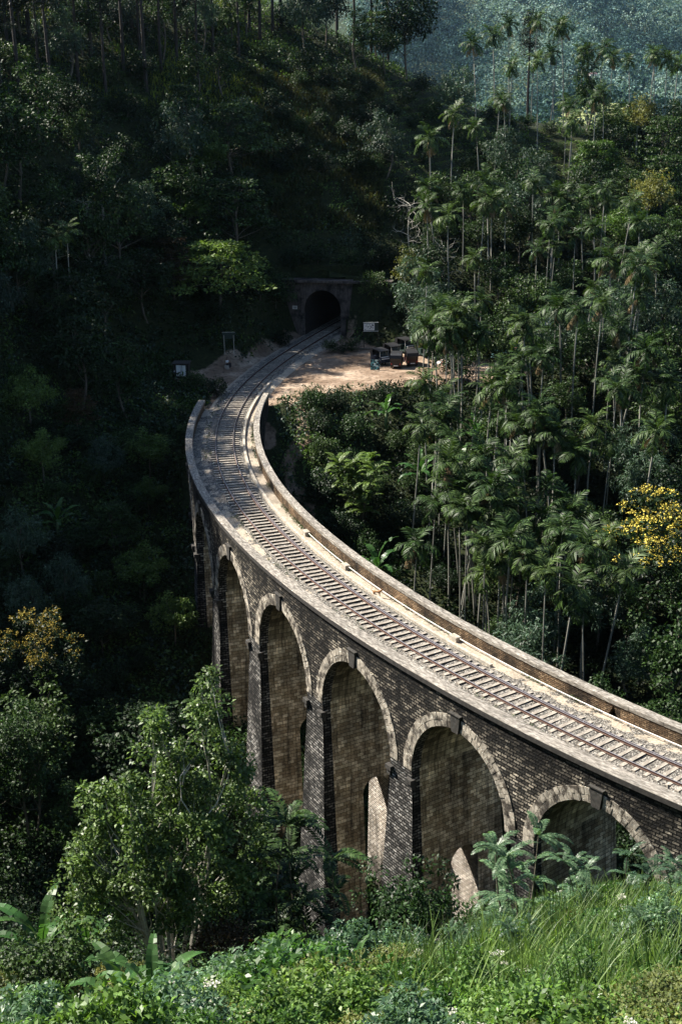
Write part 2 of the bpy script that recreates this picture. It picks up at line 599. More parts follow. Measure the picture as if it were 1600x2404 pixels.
def trk(s, o, z=0.0):
    """track coordinates -> world; s along, o to the right, z up"""
    s = np.asarray(s, float); o = np.asarray(o, float)
    x = np.interp(s, _s, _cx); y = np.interp(s, _s, _cy); th = np.interp(s, _s, _th)
    return np.stack([x + o * np.cos(th), y + o * np.sin(th), np.zeros_like(x + o) + z], -1)


def to_trk(x, y):
    x = np.asarray(x, float).ravel(); y = np.asarray(y, float).ravel()
    cs = _s[::4]; cx = _cx[::4]; cy = _cy[::4]; ct = _th[::4]
    S = np.zeros(len(x)); O = np.zeros(len(x))
    for a in range(0, len(x), 20000):
        xx = x[a:a + 20000, None]; yy = y[a:a + 20000, None]
        d = (xx - cx) ** 2 + (yy - cy) ** 2
        i = d.argmin(1)
        ddx = xx[:, 0] - cx[i]; ddy = yy[:, 0] - cy[i]
        S[a:a + 20000] = cs[i] - ddx * np.sin(ct[i]) + ddy * np.cos(ct[i])
        O[a:a + 20000] = ddx * np.cos(ct[i]) + ddy * np.sin(ct[i])
    return S, O


S_PORT = 137.0                      # tunnel mouth
S_END_L, S_END_R = 100.5, 103.0     # ends of the parapets

# ------------------------------------------------------------------ terrain
CP = [  # foreground hill the photographer stands on
    (-60, -5, 40), (-25, -5, 38), (0, -5, 36.5), (25, -5, 37), (60, -5, 40),
    (-12, 12, 26), (0, 12, 26), (12, 12, 26.5), (-45, 12, 30), (45, 12, 32),
    (-12, 25, 15.5), (0, 25, 16.5), (12, 25, 17.5), (-40, 25, 17), (45, 25, 22),
    (-15, 40, 3.5), (-6, 40, 4.5), (0, 40, 6.0), (8, 40, 8.0), (16, 40, 8.5), (30, 40, 9), (-40, 40, 4), (50, 40, 13),
    (-14, 50, -3), (-4, 50, -3), (4, 51, -1), (11, 50, 2.0), (20, 48, 3.0), (35, 46, 2.0),
    (-18, 62, -10), (-8, 62, -11), (3, 63, -11), (10, 61, -7), (16, 56, -2.5), (24, 55, -1.5), (35, 52, -0.5), (45, 60, -2), (60, 60, 5),
    (-30, 60, -9), (-50, 60, -4), (-80, 60, 5),
    # valley floor
    (-60, 85, -12), (-35, 82, -17), (-20, 80, -20), (-8, 80, -23), (3, 82, -24), (12, 75, -18), (22, 70, -12), (14, 88, -19), (25, 82, -15), (40, 80, -12), (60, 90, -10), (90, 100, -5),
    (-5, 92, -24), (2, 96, -21),
    # far side, left of the bridge
    (-24, 95, -17), (-14, 100, -19), (-17, 112, -14), (-26, 108, -11), (-40, 100, -8), (-60, 105, 4), (-85, 100, 22),
    (-19, 125, -8), (-30, 122, -2), (-45, 122, 13), (-65, 126, 38), (-90, 130, 58), (-52, 137, 32), (-62, 108, 18),  # unseen outer heights raised to shade the slope in view
    (-17, 138, -3), (-20, 147, -0.4), (-27, 142, 2), (-15, 152, -0.3), (-18, 160, 1.5), (-26, 158, 7), (-36, 150, 14), (-52, 150, 36), (-70, 155, 58), (-100, 170, 76),
    (-14, 168, 5), (-22, 172, 13), (-34, 172, 23), (-50, 172, 34), (-70, 185, 44),
    (-10, 178, 9), (-18, 190, 22), (-30, 200, 33), (-50, 205, 42), (-80, 215, 48),
    (-20, 222, 37), (-35, 240, 46), (-60, 240, 50), (-20, 260, 42), (-60, 280, 48), (-100, 250, 58),
    # tunnel hill and ridge
    (-2, 178, 8.5), (6, 179, 8), (-3, 190, 16), (5, 195, 18.5), (-5, 205, 25.5), (5, 210, 25.5), (-5, 225, 33), (3, 230, 31.5), (14, 235, 26.8), (0, 250, 33), (12, 255, 22),
    (14, 195, 14), (14, 212, 20.5), (27, 238, 21.8), (27, 215, 16.5), (27, 195, 9.5), (22, 178, 5), (40, 242, 20), (42, 220, 15.5), (45, 200, 10.5), (60, 250, 18), (60, 220, 13), (60, 190, 7), (85, 240, 20), (90, 190, 12),
    (35, 180, 5), (50, 170, 2), (12, 172, 2.5), (20, 168, 0.8),
    (10, 280, -2), (40, 285, -10), (80, 290, -5), (-20, 300, 30), (120, 270, 10), (120, 200, 12), (120, 120, 0), (110, 60, 10),
    # right of the bridge: parking lot and palm slope
    (-4, 147, -0.4), (2, 150, -0.4), (10, 152, -0.3), (20, 153, -0.3), (28, 153, -0.3), (4, 163, 0.0), (14, 163, 0.0), (30, 162, 0.3),
    (-4, 140, -1.8), (3, 143, -2.0), (12, 144, -2.2), (25, 142, -3.0), (40, 150, -2.5), (40, 162, 0.5),
    (-5, 132, -6), (2, 134, -6), (14, 133, -7), (28, 132, -6.5), (45, 135, -5),
    (-3, 122, -12), (6, 123, -12), (20, 123, -10.5), (35, 122, -9.5), (0, 112, -17), (10, 112, -15.5), (22, 113, -13.5), (40, 112, -11),
    (8, 100, -18), (20, 102, -15.5), (35, 100, -13),
]
CP = np.array(CP, float)


def _tps_fit(P, z, lam=2.0):
    n = len(P)
    d = np.hypot(P[:, None, 0] - P[None, :, 0], P[:, None, 1] - P[None, :, 1])
    K = np.where(d > 0, d ** 2 * np.log(np.maximum(d, 1e-9)), 0) + np.eye(n) * lam
    Q = np.c_[np.ones(n), P]
    A = np.block([[K, Q], [Q.T, np.zeros((3, 3))]])
    return np.linalg.solve(A, np.r_[z, 0, 0, 0])


_tw = _tps_fit(CP[:, :2], CP[:, 2])


def sstep(a, b, x):
    t_ = np.clip((x - a) / (b - a), 0, 1)
    return t_ * t_ * (3 - 2 * t_)


LOT = np.array([(-9, 141.5), (-5.5, 144.5), (-2, 147), (3, 148.5), (9, 150.2), (14, 149.5), (18, 149.5), (19, 153), (18, 160), (14, 163.5), (8, 165), (4, 168), (1, 173), (-3, 171), (-8, 160), (-10, 150)])


def poly_dist(poly, x, y):
    """signed distance, negative inside"""
    d = np.full(len(x), 1e9); ins = np.zeros(len(x), bool)
    for i in range(len(poly)):
        a = poly[i]; b_ = poly[(i + 1) % len(poly)]
        e = b_ - a
        t_ = np.clip(((x - a[0]) * e[0] + (y - a[1]) * e[1]) / (e @ e), 0, 1)
        d = np.minimum(d, np.hypot(x - a[0] - t_ * e[0], y - a[1] - t_ * e[1]))
        c = ((a[1] > y) != (b_[1] > y)) & (x < (b_[0] - a[0]) * (y - a[1]) / (b_[1] - a[1] + 1e-12) + a[0])
        ins ^= c
    return np.where(ins, -d, d)


def terrain(x, y, full=False):
    sh = np.shape(x)
    x = np.asarray(x, float).ravel(); y = np.asarray(y, float).ravel()
    z = np.zeros(len(x))
    for a in range(0, len(x), 8000):
        xx = x[a:a + 8000]; yy = y[a:a + 8000]
        d2 = (xx[:, None] - CP[:, 0]) ** 2 + (yy[:, None] - CP[:, 1]) ** 2
        z[a:a + 8000] = (0.5 * d2 * np.log(np.maximum(d2, 1e-9))) @ _tw[:-3] + _tw[-3] + _tw[-2] * xx + _tw[-1] * yy
    z = z + fbm(x, y, 14, 3) * 0.9 + fbm(x, y, 4, 2, 5.0) * 0.25
    S, O = to_trk(x, y)
    dl = poly_dist(LOT, x, y)
    # parking lot, flat red earth
    k = 1 - sstep(-0.5, 4.0, dl)
    zl = -0.38 + fbm(x, y, 5, 3, 9.0) * 0.12
    z = z * (1 - k) + zl * k
    # railway formation between bridge end and tunnel
    on = (S > 97) & (S < S_PORT + 0.3)
    k = np.where(on, 1 - sstep(3.0, 6.0, np.abs(O)), 0) * sstep(97, 100, S)
    z = z * (1 - k) + (-0.5) * k
    # never poke through the deck, nor through the bore
    br = (S > -8) & (S < 101) & (np.abs(O) < 4.2)
    z = np.where(br, np.minimum(z, -1.3), z)
    bh = (S > S_PORT + 0.3) & (S < S_PORT + 40) & (np.abs(O) < 5.0)
    lowz = 6.9 + np.maximum(0, S - S_PORT) * 0.85
    kb_ = np.where((S > S_PORT + 0.3) & (S < S_PORT + 16), 1 - sstep(4.5, 8.0, np.abs(O)), 0)
    z = np.where(bh, np.maximum(z, 6.9), z)
    z = z * (1 - kb_) + np.minimum(z, lowz) * kb_
    # far: drop away, then leave to the far hills
    if full:
        wdirt = np.maximum(1 - sstep(-0.6, 1.2, dl), np.where((S > 96) & (S < S_PORT), 1 - sstep(2.9, 4.6, np.abs(O) + fbm(x, y, 3, 2) * 1.4), 0))
        pl = np.array([(-17.5, 152.5), (-13, 151.5), (-9, 160), (-12, 162), (-15, 157), (-17.5, 155)])
        wdirt = np.maximum(wdirt, 1 - sstep(-0.5, 1.5, poly_dist(pl, x, y)))
        # washed red earth gully below the lot
        g = np.hypot(x - (-3.2 + (y - 138) * -0.12), 0) ; gul = ((y > 126) & (y < 145)) * (1 - sstep(0.5, 1.2, np.abs(x - (-4.2 + 1.0 * np.sin(y * 0.55))))) * 0.8
        wdirt = np.maximum(wdirt, gul)
        return z.reshape(sh), wdirt, S, O, dl
    return z.reshape(sh)


def build_ground():
    xs = np.r_[np.arange(-150, -70, 4.0), np.arange(-70, 90, 1.0), np.arange(90, 171, 4.0)]
    ys = np.r_[np.arange(-20, 20, 2.0), np.arange(20, 262, 1.0), np.arange(262, 331, 4.0)]
    X, Y = np.meshgrid(xs, ys)
    Z, wd, S, O, dl = terrain(X, Y, True)
    nx, ny = len(xs), len(ys)
    idx = np.arange(nx * ny).reshape(ny, nx)
    F = np.stack([idx[:-1, :-1], idx[:-1, 1:], idx[1:, 1:], idx[1:, :-1]], -1).reshape(-1, 4)
    Zf = Z.ravel()
    dz = Zf[F].max(1) - Zf[F].min(1)
    Sc = S[F].mean(1); Oc = O[F].mean(1)
    cut = (np.abs(Sc - S_PORT - 0.4) < 1.1) & (np.abs(Oc) < 2.9) & (Zf[F].min(1) < 4.5) & (dz > 1.5)
    F = F[~cut]
    o = mesh_np('ground', np.stack([X.ravel(), Y.ravel(), Zf], 1), F, M['ground'], smooth=True, attrs={'dirt': wd})
    tag(o, kind='structure')
    return o


build_ground()

# ------------------------------------------------------------------ swept profiles along the track
def sweep(profile, s0, s1, step=0.5, mb=None, off=None, closed=True, caps=True):
    """profile [(o,z)...]; off(s)->(do,dz) optional"""
    mb = mb or MB()
    n = max(1, int(round((s1 - s0) / step)))
    ss = np.linspace(s0, s1, n + 1)
    k = len(profile)
    per = np.r_[0, np.cumsum([math.hypot(profile[(i + 1) % k][0] - profile[i][0], profile[(i + 1) % k][1] - profile[i][1]) for i in range(k)])]
    V = []; UV = []
    kk = k + 1 if closed else k
    for s in ss:
        do, dz = off(s) if off else (0, 0)
        for i in range(kk):
            o, z = profile[i % k]
            V.append(trk(s, o + do, z + dz)); UV.append((s, per[i]))
    F = []
    for a in range(n):
        for i in range(kk - 1):
            F.append((a * kk + i, (a + 1) * kk + i, (a + 1) * kk + i + 1, a * kk + i + 1))
    if caps and closed:
        F.append(tuple(range(k)))
        F.append(tuple(n * kk + i for i in range(k - 1, -1, -1)))
    mb.add(V, F, UV)
    return mb


# ------------------------------------------------------------------ the viaduct
OF = 3.44                    # face of the spandrel walls
ARCH_S = [20.5 + 10.45 * k for k in range(-1, 8)]
HALF, ZCROWN, RISE = 4.12, -1.66, 4.6
ZSPR = ZCROWN - RISE
ZTOP_L, ZTOP_R = 0.65, 0.80
PH0 = (10.45 - 2 * HALF) / 2


def arch_z(u, d=0.0):
    return ZSPR + (RISE + d) * math.sqrt(max(0, 1 - (u / (HALF + d)) ** 2))


via = empty('railway_viaduct', tuple(trk(52, 0, -24)), 0, 'long curved stone railway viaduct of tall arches crossing the jungle valley', 'viaduct')
_vinv = Matrix.Translation(-Vector(via.location))


def vb(mb_or_obj, name=None, mat=None, parent=None, smooth=False):
    o = mb_or_obj.build(name, mat, parent or via, smooth) if isinstance(mb_or_obj, MB) else mb_or_obj
    if parent is None:
        o.matrix_parent_inverse = _vinv
    return o


def spandrel(side, ztop):
    mb = MB()
    cols = []
    phis = np.linspace(0, math.pi, 33)
    cols.append((-14.0, -9.0)); cols.append((ARCH_S[0] - HALF - 0.001, -9.0))
    for c in ARCH_S:
        for p_ in phis:
            u = -HALF * math.cos(p_)
            cols.append((c + u, arch_z(u)))
        if c != ARCH_S[-1]:
            cols += [(c + HALF + 0.001, ZSPR - 0.9), (c + HALF + 2 * PH0 - 0.001, ZSPR - 0.9)]
    cols += [(ARCH_S[-1] + HALF + 0.001, -12.0), (101.5, -12.0)]
    V = []; UV = []
    for s, zb in cols:
        for f in (0, 0.34, 0.67, 1.0):
            z = ztop * (1 - f) + zb * f
            V.append(trk(s, side * OF, z)); UV.append((s, z))
    F = []
    for i in range(len(cols) - 1):
        for j in range(3):
            a, b_, c_, d_ = i * 4 + j, (i + 1) * 4 + j, (i + 1) * 4 + j + 1, i * 4 + j + 1
            F.append((a, d_, c_, b_) if side < 0 else (a, b_, c_, d_))
    mb.add(V, F, UV)
    # closing end faces of the abutments
    for s in (101.5,):
        Vv = [trk(s, -OF, -0.7), trk(s, OF, -0.7), trk(s, OF, -12), trk(s, -OF, -12)]
        if side < 0:
            mb.add(Vv, [(0, 1, 2, 3)], [(0, ztop), (7, ztop), (7, -12), (0, -12)])
    return mb


vb(spandrel(-1, ZTOP_L - 0.30), 'spandrel_wall', M['spandrel'])
vb(spandrel(1, ZTOP_R - 0.30), 'spandrel_wall', M['spandrel'])

# vaults
for c in ARCH_S:
    phis = np.linspace(0, math.pi, 29)
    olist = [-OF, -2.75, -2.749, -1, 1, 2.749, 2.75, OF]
    V = []; UV = []; F = []; fm = []
    for i, p_ in enumerate(phis):
        u = -HALF * math.cos(p_)
        for j, o in enumerate(olist):
            inset = 0.10 if 1 < j < 6 else 0.0
            V.append(trk(c + u * (1 - inset / HALF * -1 * 0) , o, arch_z(u) + inset * 0.6 * math.sin(p_))); UV.append((o, p_ * 4.3))
    k = len(olist)
    for i in range(len(phis) - 1):
        for j in range(k - 1):
            F.append((i * k + j, i * k + j + 1, (i + 1) * k + j + 1, (i + 1) * k + j))
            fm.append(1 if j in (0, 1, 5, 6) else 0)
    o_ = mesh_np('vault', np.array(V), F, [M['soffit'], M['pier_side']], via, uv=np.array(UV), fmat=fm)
    vb(o_)

# arch rings of two courses of voussoirs, and keystones
for c in ARCH_S:
    rr = random.Random(int(c * 10))
    for half in (0, 1):
        mb = MB()
        kw = 0.085
        for row, (d0, d1, cnt) in enumerate(((0.0, 0.39, 40), (0.41, 0.80, 33))):
            p0, p1 = (0.0, math.pi / 2 - kw) if half == 0 else (math.pi / 2 + kw, math.pi)
            n = cnt // 2
            cuts = [p0 + (p1 - p0) * (i + rr.uniform(-0.18, 0.18) * (0 < i < n)) / n for i in range(n + 1)]
            for i in range(n):
                a, b_ = cuts[i] + 0.0035, cuts[i + 1] - 0.0035
                e0, e1 = d0 + rr.uniform(-0.012, 0.012), d1 + rr.uniform(-0.03, 0.05) * (row == 1)
                pr = 0.035 + rr.uniform(0, 0.035)
                prof = []
                for ph, d in ((a, e0), (b_, e0), (b_, e1), (a, e1)):
                    prof.append((c + (HALF + d) * math.cos(ph), ZSPR + (RISE + d) * math.sin(ph)))
                V = [trk(s, -OF - pr, z) for s, z in prof] + [trk(s, -OF + 0.05, z) for s, z in prof]
                mb.add(V, [(0, 1, 2, 3), (7, 6, 5, 4), (1, 0, 4, 5), (2, 1, 5, 6), (3, 2, 6, 7), (0, 3, 7, 4)])
        vb(mb, 'arch_ring', M['ring'])
    mb = MB()
    prof = [(c - 0.27, ZCROWN - 0.10), (c + 0.27, ZCROWN - 0.10), (c + 0.42, ZCROWN + 1.03), (c - 0.42, ZCROWN + 1.03)]
    V = [trk(s, -OF - 0.16, z) for s, z in prof] + [trk(s, -OF + 0.3, z) for s, z in prof]
    mb.add(V, [(0, 1, 2, 3), (7, 6, 5, 4), (1, 0, 4, 5), (2, 1, 5, 6), (3, 2, 6, 7), (0, 3, 7, 4)])
    prof = [(c - 0.48, ZCROWN + 1.03), (c + 0.48, ZCROWN + 1.03), (c + 0.48, ZCROWN + 1.10), (c - 0.48, ZCROWN + 1.10)]
    V = [trk(s, -OF - 0.22, z) for s, z in prof] + [trk(s, -OF + 0.3, z) for s, z in prof]
    mb.add(V, [(0, 1, 2, 3), (7, 6, 5, 4), (1, 0, 4, 5), (2, 1, 5, 6), (3, 2, 6, 7), (0, 3, 7, 4)])
    vb(mb, 'keystone', M['keystone'])

# piers
for i, c in enumerate(ARCH_S[:-1]):
    sc = c + 5.225
    zb = -27.0
    zt = ZSPR + 0.02
    oh = 0.5                       # axis of the opening through the pier
    hr = 1.1
    zh = -12.8 - hr
    V = []; UV = []; F = []; fm = []

    def hw(z): return PH0 + 0.055 * (zt - z)
    def ho(z): return OF + 0.045 * max(0, (-7.5 - z))

    def add(vs, uvs, fs, m):
        b = len(V)
        V.extend(vs); UV.extend(uvs)
        for f in fs:
            F.append(tuple(q + b for q in f)); fm.append(m)
    zs = [zt, -7.5, -10, -13, -17, -22, zb]
    for sd in (-1, 1):             # outer sides
        vs = []; uvs = []
        for z in zs:
            for e in (-1, 0, 1):
                vs.append(trk(sc + e * hw(z), sd * ho(z), z)); uvs.append((sc + e * hw(z), z))
        fs = []
        for a in range(len(zs) - 1):
            for e in (0, 1):
                q = (a * 3 + e, a * 3 + e + 1, (a + 1) * 3 + e + 1, (a + 1) * 3 + e)
                fs.append(q if sd < 0 else q[::-1])
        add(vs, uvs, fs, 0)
    for e in (-1, 1):              # end faces with the arched opening
        def col(o, ztop, zbot, m_, o2):
            vs = []; uvs = []
            zz = np.linspace(ztop, zbot, 6)
            for z in zz:
                for oo in (o, o2):
                    q = oo if abs(oo) < OF - 0.01 else math.copysign(ho(z), oo)
                    zq = z
                    vs.append(trk(sc + e * hw(z), q, zq)); uvs.append((q, z))
            fs = [(a * 2, a * 2 + 1, a * 2 + 3, a * 2 + 2) for a in range(5)]
            add(vs, uvs, fs if e > 0 else [f[::-1] for f in fs], m_)
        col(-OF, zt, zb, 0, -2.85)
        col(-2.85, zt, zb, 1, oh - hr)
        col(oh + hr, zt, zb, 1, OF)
        # strip above the hole
        ph = np.linspace(0, math.pi, 13)
        vs = []; uvs = []; fs = []
        for p_ in ph:
            o = oh - hr * math.cos(p_); z = zh + hr * math.sin(p_)
            vs += [trk(sc + e * hw(zt), o, zt), trk(sc + e * hw(z), o, z)]; uvs += [(o, zt), (o, z)]
        for a in range(12):
            f = (a * 2, a * 2 + 2, a * 2 + 3, a * 2 + 1)
            fs.append(f if e > 0 else f[::-1])
        add(vs, uvs, fs, 1)
    # lining of the opening
    path = [(oh - hr, zb)] + [(oh - hr * math.cos(p_), zh + hr * math.sin(p_)) for p_ in np.linspace(0, math.pi, 13)] + [(oh + hr, zb)]
    vs = []; uvs = []; d = 0
    for q, (o, z) in enumerate(path):
        if q: d += math.hypot(o - path[q - 1][0], z - path[q - 1][1])
        vs += [trk(sc - hw(z), o, z), trk(sc + hw(z), o, z)]; uvs += [(-hw(z), z if q in (0, len(path) - 1) else z), (hw(z), z)]
    add(vs, uvs, [(a * 2, a * 2 + 2, a * 2 + 3, a * 2 + 1) for a in range(len(path) - 1)], 2)
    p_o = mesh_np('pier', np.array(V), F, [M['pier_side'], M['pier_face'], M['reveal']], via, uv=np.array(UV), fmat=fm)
    vb(p_o)
    for e in (-1, 1):
        mb = MB()
        th_ = float(np.interp(sc, _s, _th))
        q = trk(sc + e * (hw(-6.9) - 0.10), -OF - 0.05, -6.95)
        mb.box(tuple(q), (0.60, 0.42, 0.30), th_ + math.pi / 2)
        q2 = trk(sc + e * (hw(-7.2) - 0.02), -OF - 0.0, -7.3)
        mb.box(tuple(q2), (0.34, 0.30, 0.40), th_ + math.pi / 2)
        vb(mb, 'impost', M['keystone'])


# parapets with stone copings
def coping(o0, o1, zt, thick, s0, s1, edge_in=0.0):
    mb = MB(); eb = MB()
    s = s0; rr = random.Random(5)
    while s < s1 - 0.2:
        L = min(1.25 + rr.uniform(-0.15, 0.15), s1 - s)
        dz = rr.uniform(-0.008, 0.008); do = rr.uniform(-0.012, 0.012)
        a, b_ = o0(s + L / 2) if callable(o0) else o0, o1(s + L / 2) if callable(o1) else o1
        sweep([(a + do, zt - thick + dz), (b_ + do, zt - thick + dz), (b_ + do, zt - 0.03 + dz), (b_ - 0.03 + do, zt + dz), (a + 0.03 + do, zt + dz), (a + do, zt - 0.03 + dz)][::-1], s, s + L - 0.006, 0.7, mb)
        s += L
    return mb


par = vb(sweep([(-3.40, 0.36), (-2.98, 0.36), (-2.98, -0.6), (-3.40, -0.6)], -14, S_END_L, 0.5), 'parapet', M['parapet_in'])
in_l = lambda s: -2.93 + 0.20 * float(1 - sstep(45, 62, s))
cp = coping(-3.60, in_l, ZTOP_L, 0.28, -14, S_END_L + 0.15)
co = cp.build('coping', M['coping'], par)
# the outer vertical face of the left coping is near black
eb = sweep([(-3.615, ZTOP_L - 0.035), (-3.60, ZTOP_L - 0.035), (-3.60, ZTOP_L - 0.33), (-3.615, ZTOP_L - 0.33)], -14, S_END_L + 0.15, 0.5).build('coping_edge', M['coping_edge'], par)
# right parapet, with a ragged drain opening near the camera
S_HOLE = 24.7
pr = vb(sweep([(2.84, 0.54), (3.30, 0.54), (3.30, -0.6), (2.84, -0.6)], -14, S_HOLE - 0.55, 0.5), 'parapet', M['parapet_in'])
mb = sweep([(2.84, 0.54), (3.30, 0.54), (3.30, -0.6), (2.84, -0.6)], S_HOLE + 0.55, S_END_R, 0.5)
poly = [(-0.55, -0.6), (-0.33, -0.6), (-0.36, -0.18), (-0.18, 0.02), (-0.10, 0.30), (0.02, 0.42), (0.10, 0.22), (0.22, 0.0), (0.36, -0.22), (0.38, -0.6), (0.55, -0.6), (0.55, 0.54), (-0.55, 0.54)]
V = [trk(S_HOLE + a, 2.84, z) for a, z in poly] + [trk(S_HOLE + a, 3.30, z) for a, z in poly]
n = len(poly)
mb.add(V, [tuple(range(n)), tuple(range(2 * n - 1, n - 1, -1))] + [((i + 1) % n, i, i + n, (i + 1) % n + n) for i in range(n)],
       [(S_HOLE + a, z) for a, z in poly] * 2)
vb(mb, 'parapet', M['parapet_in'])
coping(2.78, 3.36, ZTOP_R, 0.26, -14, S_END_R + 0.15).build('coping', M['coping'], pr)

# ballast bed on and beyond the bridge
ss = np.arange(-14, S_PORT + 18, 0.22)
oo = np.r_[np.linspace(-3.0, -1.5, 9), np.linspace(-1.4, 1.4, 15), np.linspace(1.5, 2.9, 9)]
SS, OO = np.meshgrid(ss, oo, indexing='ij')
Pw = trk(SS, OO)
nz = fbm(Pw[..., 0], Pw[..., 1], 0.9, 4)
nzf = fbm(Pw[..., 0], Pw[..., 1], 0.35, 2, 4.0)
base = np.interp(SS, [0, 25, 38, 60, 140], [-0.205, -0.21, -0.245, -0.275, -0.275])
Z = base - 0.10 * sstep(1.4, 2.9, np.abs(OO)) + nz * 0.05 + nzf * 0.025
Z = np.where((SS > 101), Z - 0.06 * sstep(1.8, 3.0, np.abs(OO)) - 0.25 * sstep(2.5, 3.0, np.abs(OO)), Z)
Z += np.where(OO < -2.2, 0.16 * (1 - sstep(30, 50, SS)) * sstep(2.2, 2.9, -OO), 0)
sand = np.clip(sstep(1.5, 2.0, OO) * np.interp(SS, [0, 10, 28, 34, 60, 75, 120], [0.30, 0.34, 0.34, 0.62, 0.66, 0.5, 0.5]) + np.where(OO < -1.6, np.interp(SS, [0, 40, 55, 62, 66, 72, 90], [0.2, 0.2, 0.3, 0.45, 0.6, 0.3, 0.3]), 0), 0, 1)
sand = np.where(SS > 98, np.maximum(sand, 0.72 * sstep(1.7, 2.6, np.abs(OO))), sand)
Pw[..., 2] = Z
ny, nx = SS.shape
idx = np.arange(nx * ny).reshape(ny, nx)
F = np.stack([idx[:-1, :-1], idx[:-1, 1:], idx[1:, 1:], idx[1:, :-1]], -1).reshape(-1, 4)
F = F[:, ::-1] if False else F[:, [0, 3, 2, 1]]
bo = mesh_np('ballast', Pw.reshape(-1, 3), F[:, ::-1], M['ballast'], smooth=True, attrs={'sand': sand.ravel()})
tag(bo, kind='structure')

# weeds along the edges of the deck
def deck_weeds():
    rng = np.random.default_rng(61)
    n = 900
    S = rng.uniform(-8, 112, n); side = rng.random(n) < 0.65
    O = np.where(side, rng.normal(2.66, 0.07, n), rng.normal(-1.75, 0.22, n))
    ok = fbm(S, O * 0, 5, 2, 3.0) > np.where(side, 0.0, 0.12)
    S, O = S[ok], O[ok]
    P = trk(S, O); P[:, 2] = -0.22
    V, F = lobe_leaves(rng, P, np.full((len(P), 1), 0.12), 16, 0.10, 0.045, 0.9, 0.1, -0.3, 0.6)
    tag(mesh_np('weeds', V, F, [M['leaf_mid']]), 'small green weeds growing along the foot of the parapet', 'weeds', kind='stuff')


# ------------------------------------------------------------------ the track
track = empty('railway_track', (0, 0, 0), 0, 'single curving railway track on wooden sleepers leading into the dark tunnel', 'railway track')


def rail(o, s0, s1, name='rail'):
    prof = [(-0.068, -0.145), (0.068, -0.145), (0.068, -0.130), (0.010, -0.115), (0.010, -0.045), (0.036, -0.035), (0.036, -0.004), (-0.036, -0.004), (-0.036, -0.035), (-0.010, -0.045), (-0.010, -0.115), (-0.068, -0.130)]
    mb = sweep([(a + o, z) for a, z in prof], s0, s1, 0.5)
    r_ = mb.build(name, M['rail_rust'], track)
    r_.data.materials.append(M['rail_top'])
    fm = np.zeros(len(r_.data.polygons), np.int32)
    nseg = (len(fm) - 2) // 12
    for a in range(nseg):
        fm[a * 12 + 6] = 1
    r_.data.polygons.foreach_set('material_index', fm)
    return r_


rail(-0.838, -14, S_PORT + 17)
rail(0.838, -14, S_PORT + 17)
rail(0.70, 8, 74, 'check_rail')
rs = random.Random(11)
rest = MB()
slp = None
s = -12.0
cnt = 0
while s < S_PORT + 16:
    sp = 0.70 + rs.uniform(-0.05, 0.05)
    L, W_, H_ = 2.74 + rs.uniform(-0.12, 0.08), 0.25 + rs.uniform(-0.02, 0.02), 0.15
    zt = -0.148 - rs.uniform(0, 0.018)
    th_ = float(np.interp(s, _s, _th)) + rs.uniform(-0.02, 0.02)
    c = trk(s, rs.uniform(-0.06, 0.06), zt - H_ / 2)
    if -2 < s < 68 and cnt < 100:
        mb = MB().box((0, 0, 0), (L, W_, H_))
        so = mb.build('sleeper', M['sleeper'], track)
        so.data.materials.append(M['sleeper_shade'])
        so.data.polygons[2].material_index = 1  # side towards the camera painted dark in place of its shade
        so.location = tuple(c)
        so.rotation_euler = (rs.uniform(-0.01, 0.01), rs.uniform(-0.008, 0.008), th_)
        cnt += 1
    else:
        rest.box(tuple(c), (L, W_, H_), th_)
    s += sp
ro = rest.build('sleepers', M['sleeper'], track)
ro['kind'] = 'stuff'

# low kerb beside the track, white water pipe along the right parapet
kb = vb(sweep([(1.72, -0.08), (1.94, -0.08), (1.94, -0.4), (1.72, -0.4)], 34, 112, 0.5), 'kerb', M['concrete'])
mb = MB()
mb.tube([trk(s, 2.60, -0.10) for s in np.arange(-12, 62, 0.5)], 0.035, 6)
wp = mb.build('water_pipe', M['pipe'])
tag(wp, 'thin white water pipe running along the foot of the right parapet', 'pipe')
for k_, s in enumerate((15.8, 38.6, 53.5, 61.5)):
    th_ = float(np.interp(s, _s, _th))
    mb = MB()
    mb.box(tuple(trk(s, 2.52, -0.16)), (0.42, 0.75, 0.30), th_)
    mb.box(tuple(trk(s, 2.52, -0.005)), (0.36, 0.68, 0.03), th_)
    mb.build('pipe_block', M['concrete'], wp)
# short marker post on the left edge of the ballast
q = trk(17.2, -2.15, -0.3)
mb = MB().box((0, 0, 0.40), (0.10, 0.12, 0.80)).box((0, 0, 0.81), (0.13, 0.15, 0.03)).box((0.0, 0.0, 0.05), (0.2, 0.2, 0.1))
pm = mb.build('marker_post', M['concrete'])
pm.location = tuple(q)
tag(pm, 'short grey concrete marker post standing in the ballast by the left coping', 'post')

# ------------------------------------------------------------------ tunnel portal
pc = trk(S_PORT, 0, 0)
pth = float(np.interp(S_PORT, _s, _th)) * 0.62
portal = empty('tunnel_portal', tuple(pc), pth, 'dark arched stone tunnel mouth at the far end of the railway', 'tunnel')
HWP, SPR_P = 2.32, 2.9


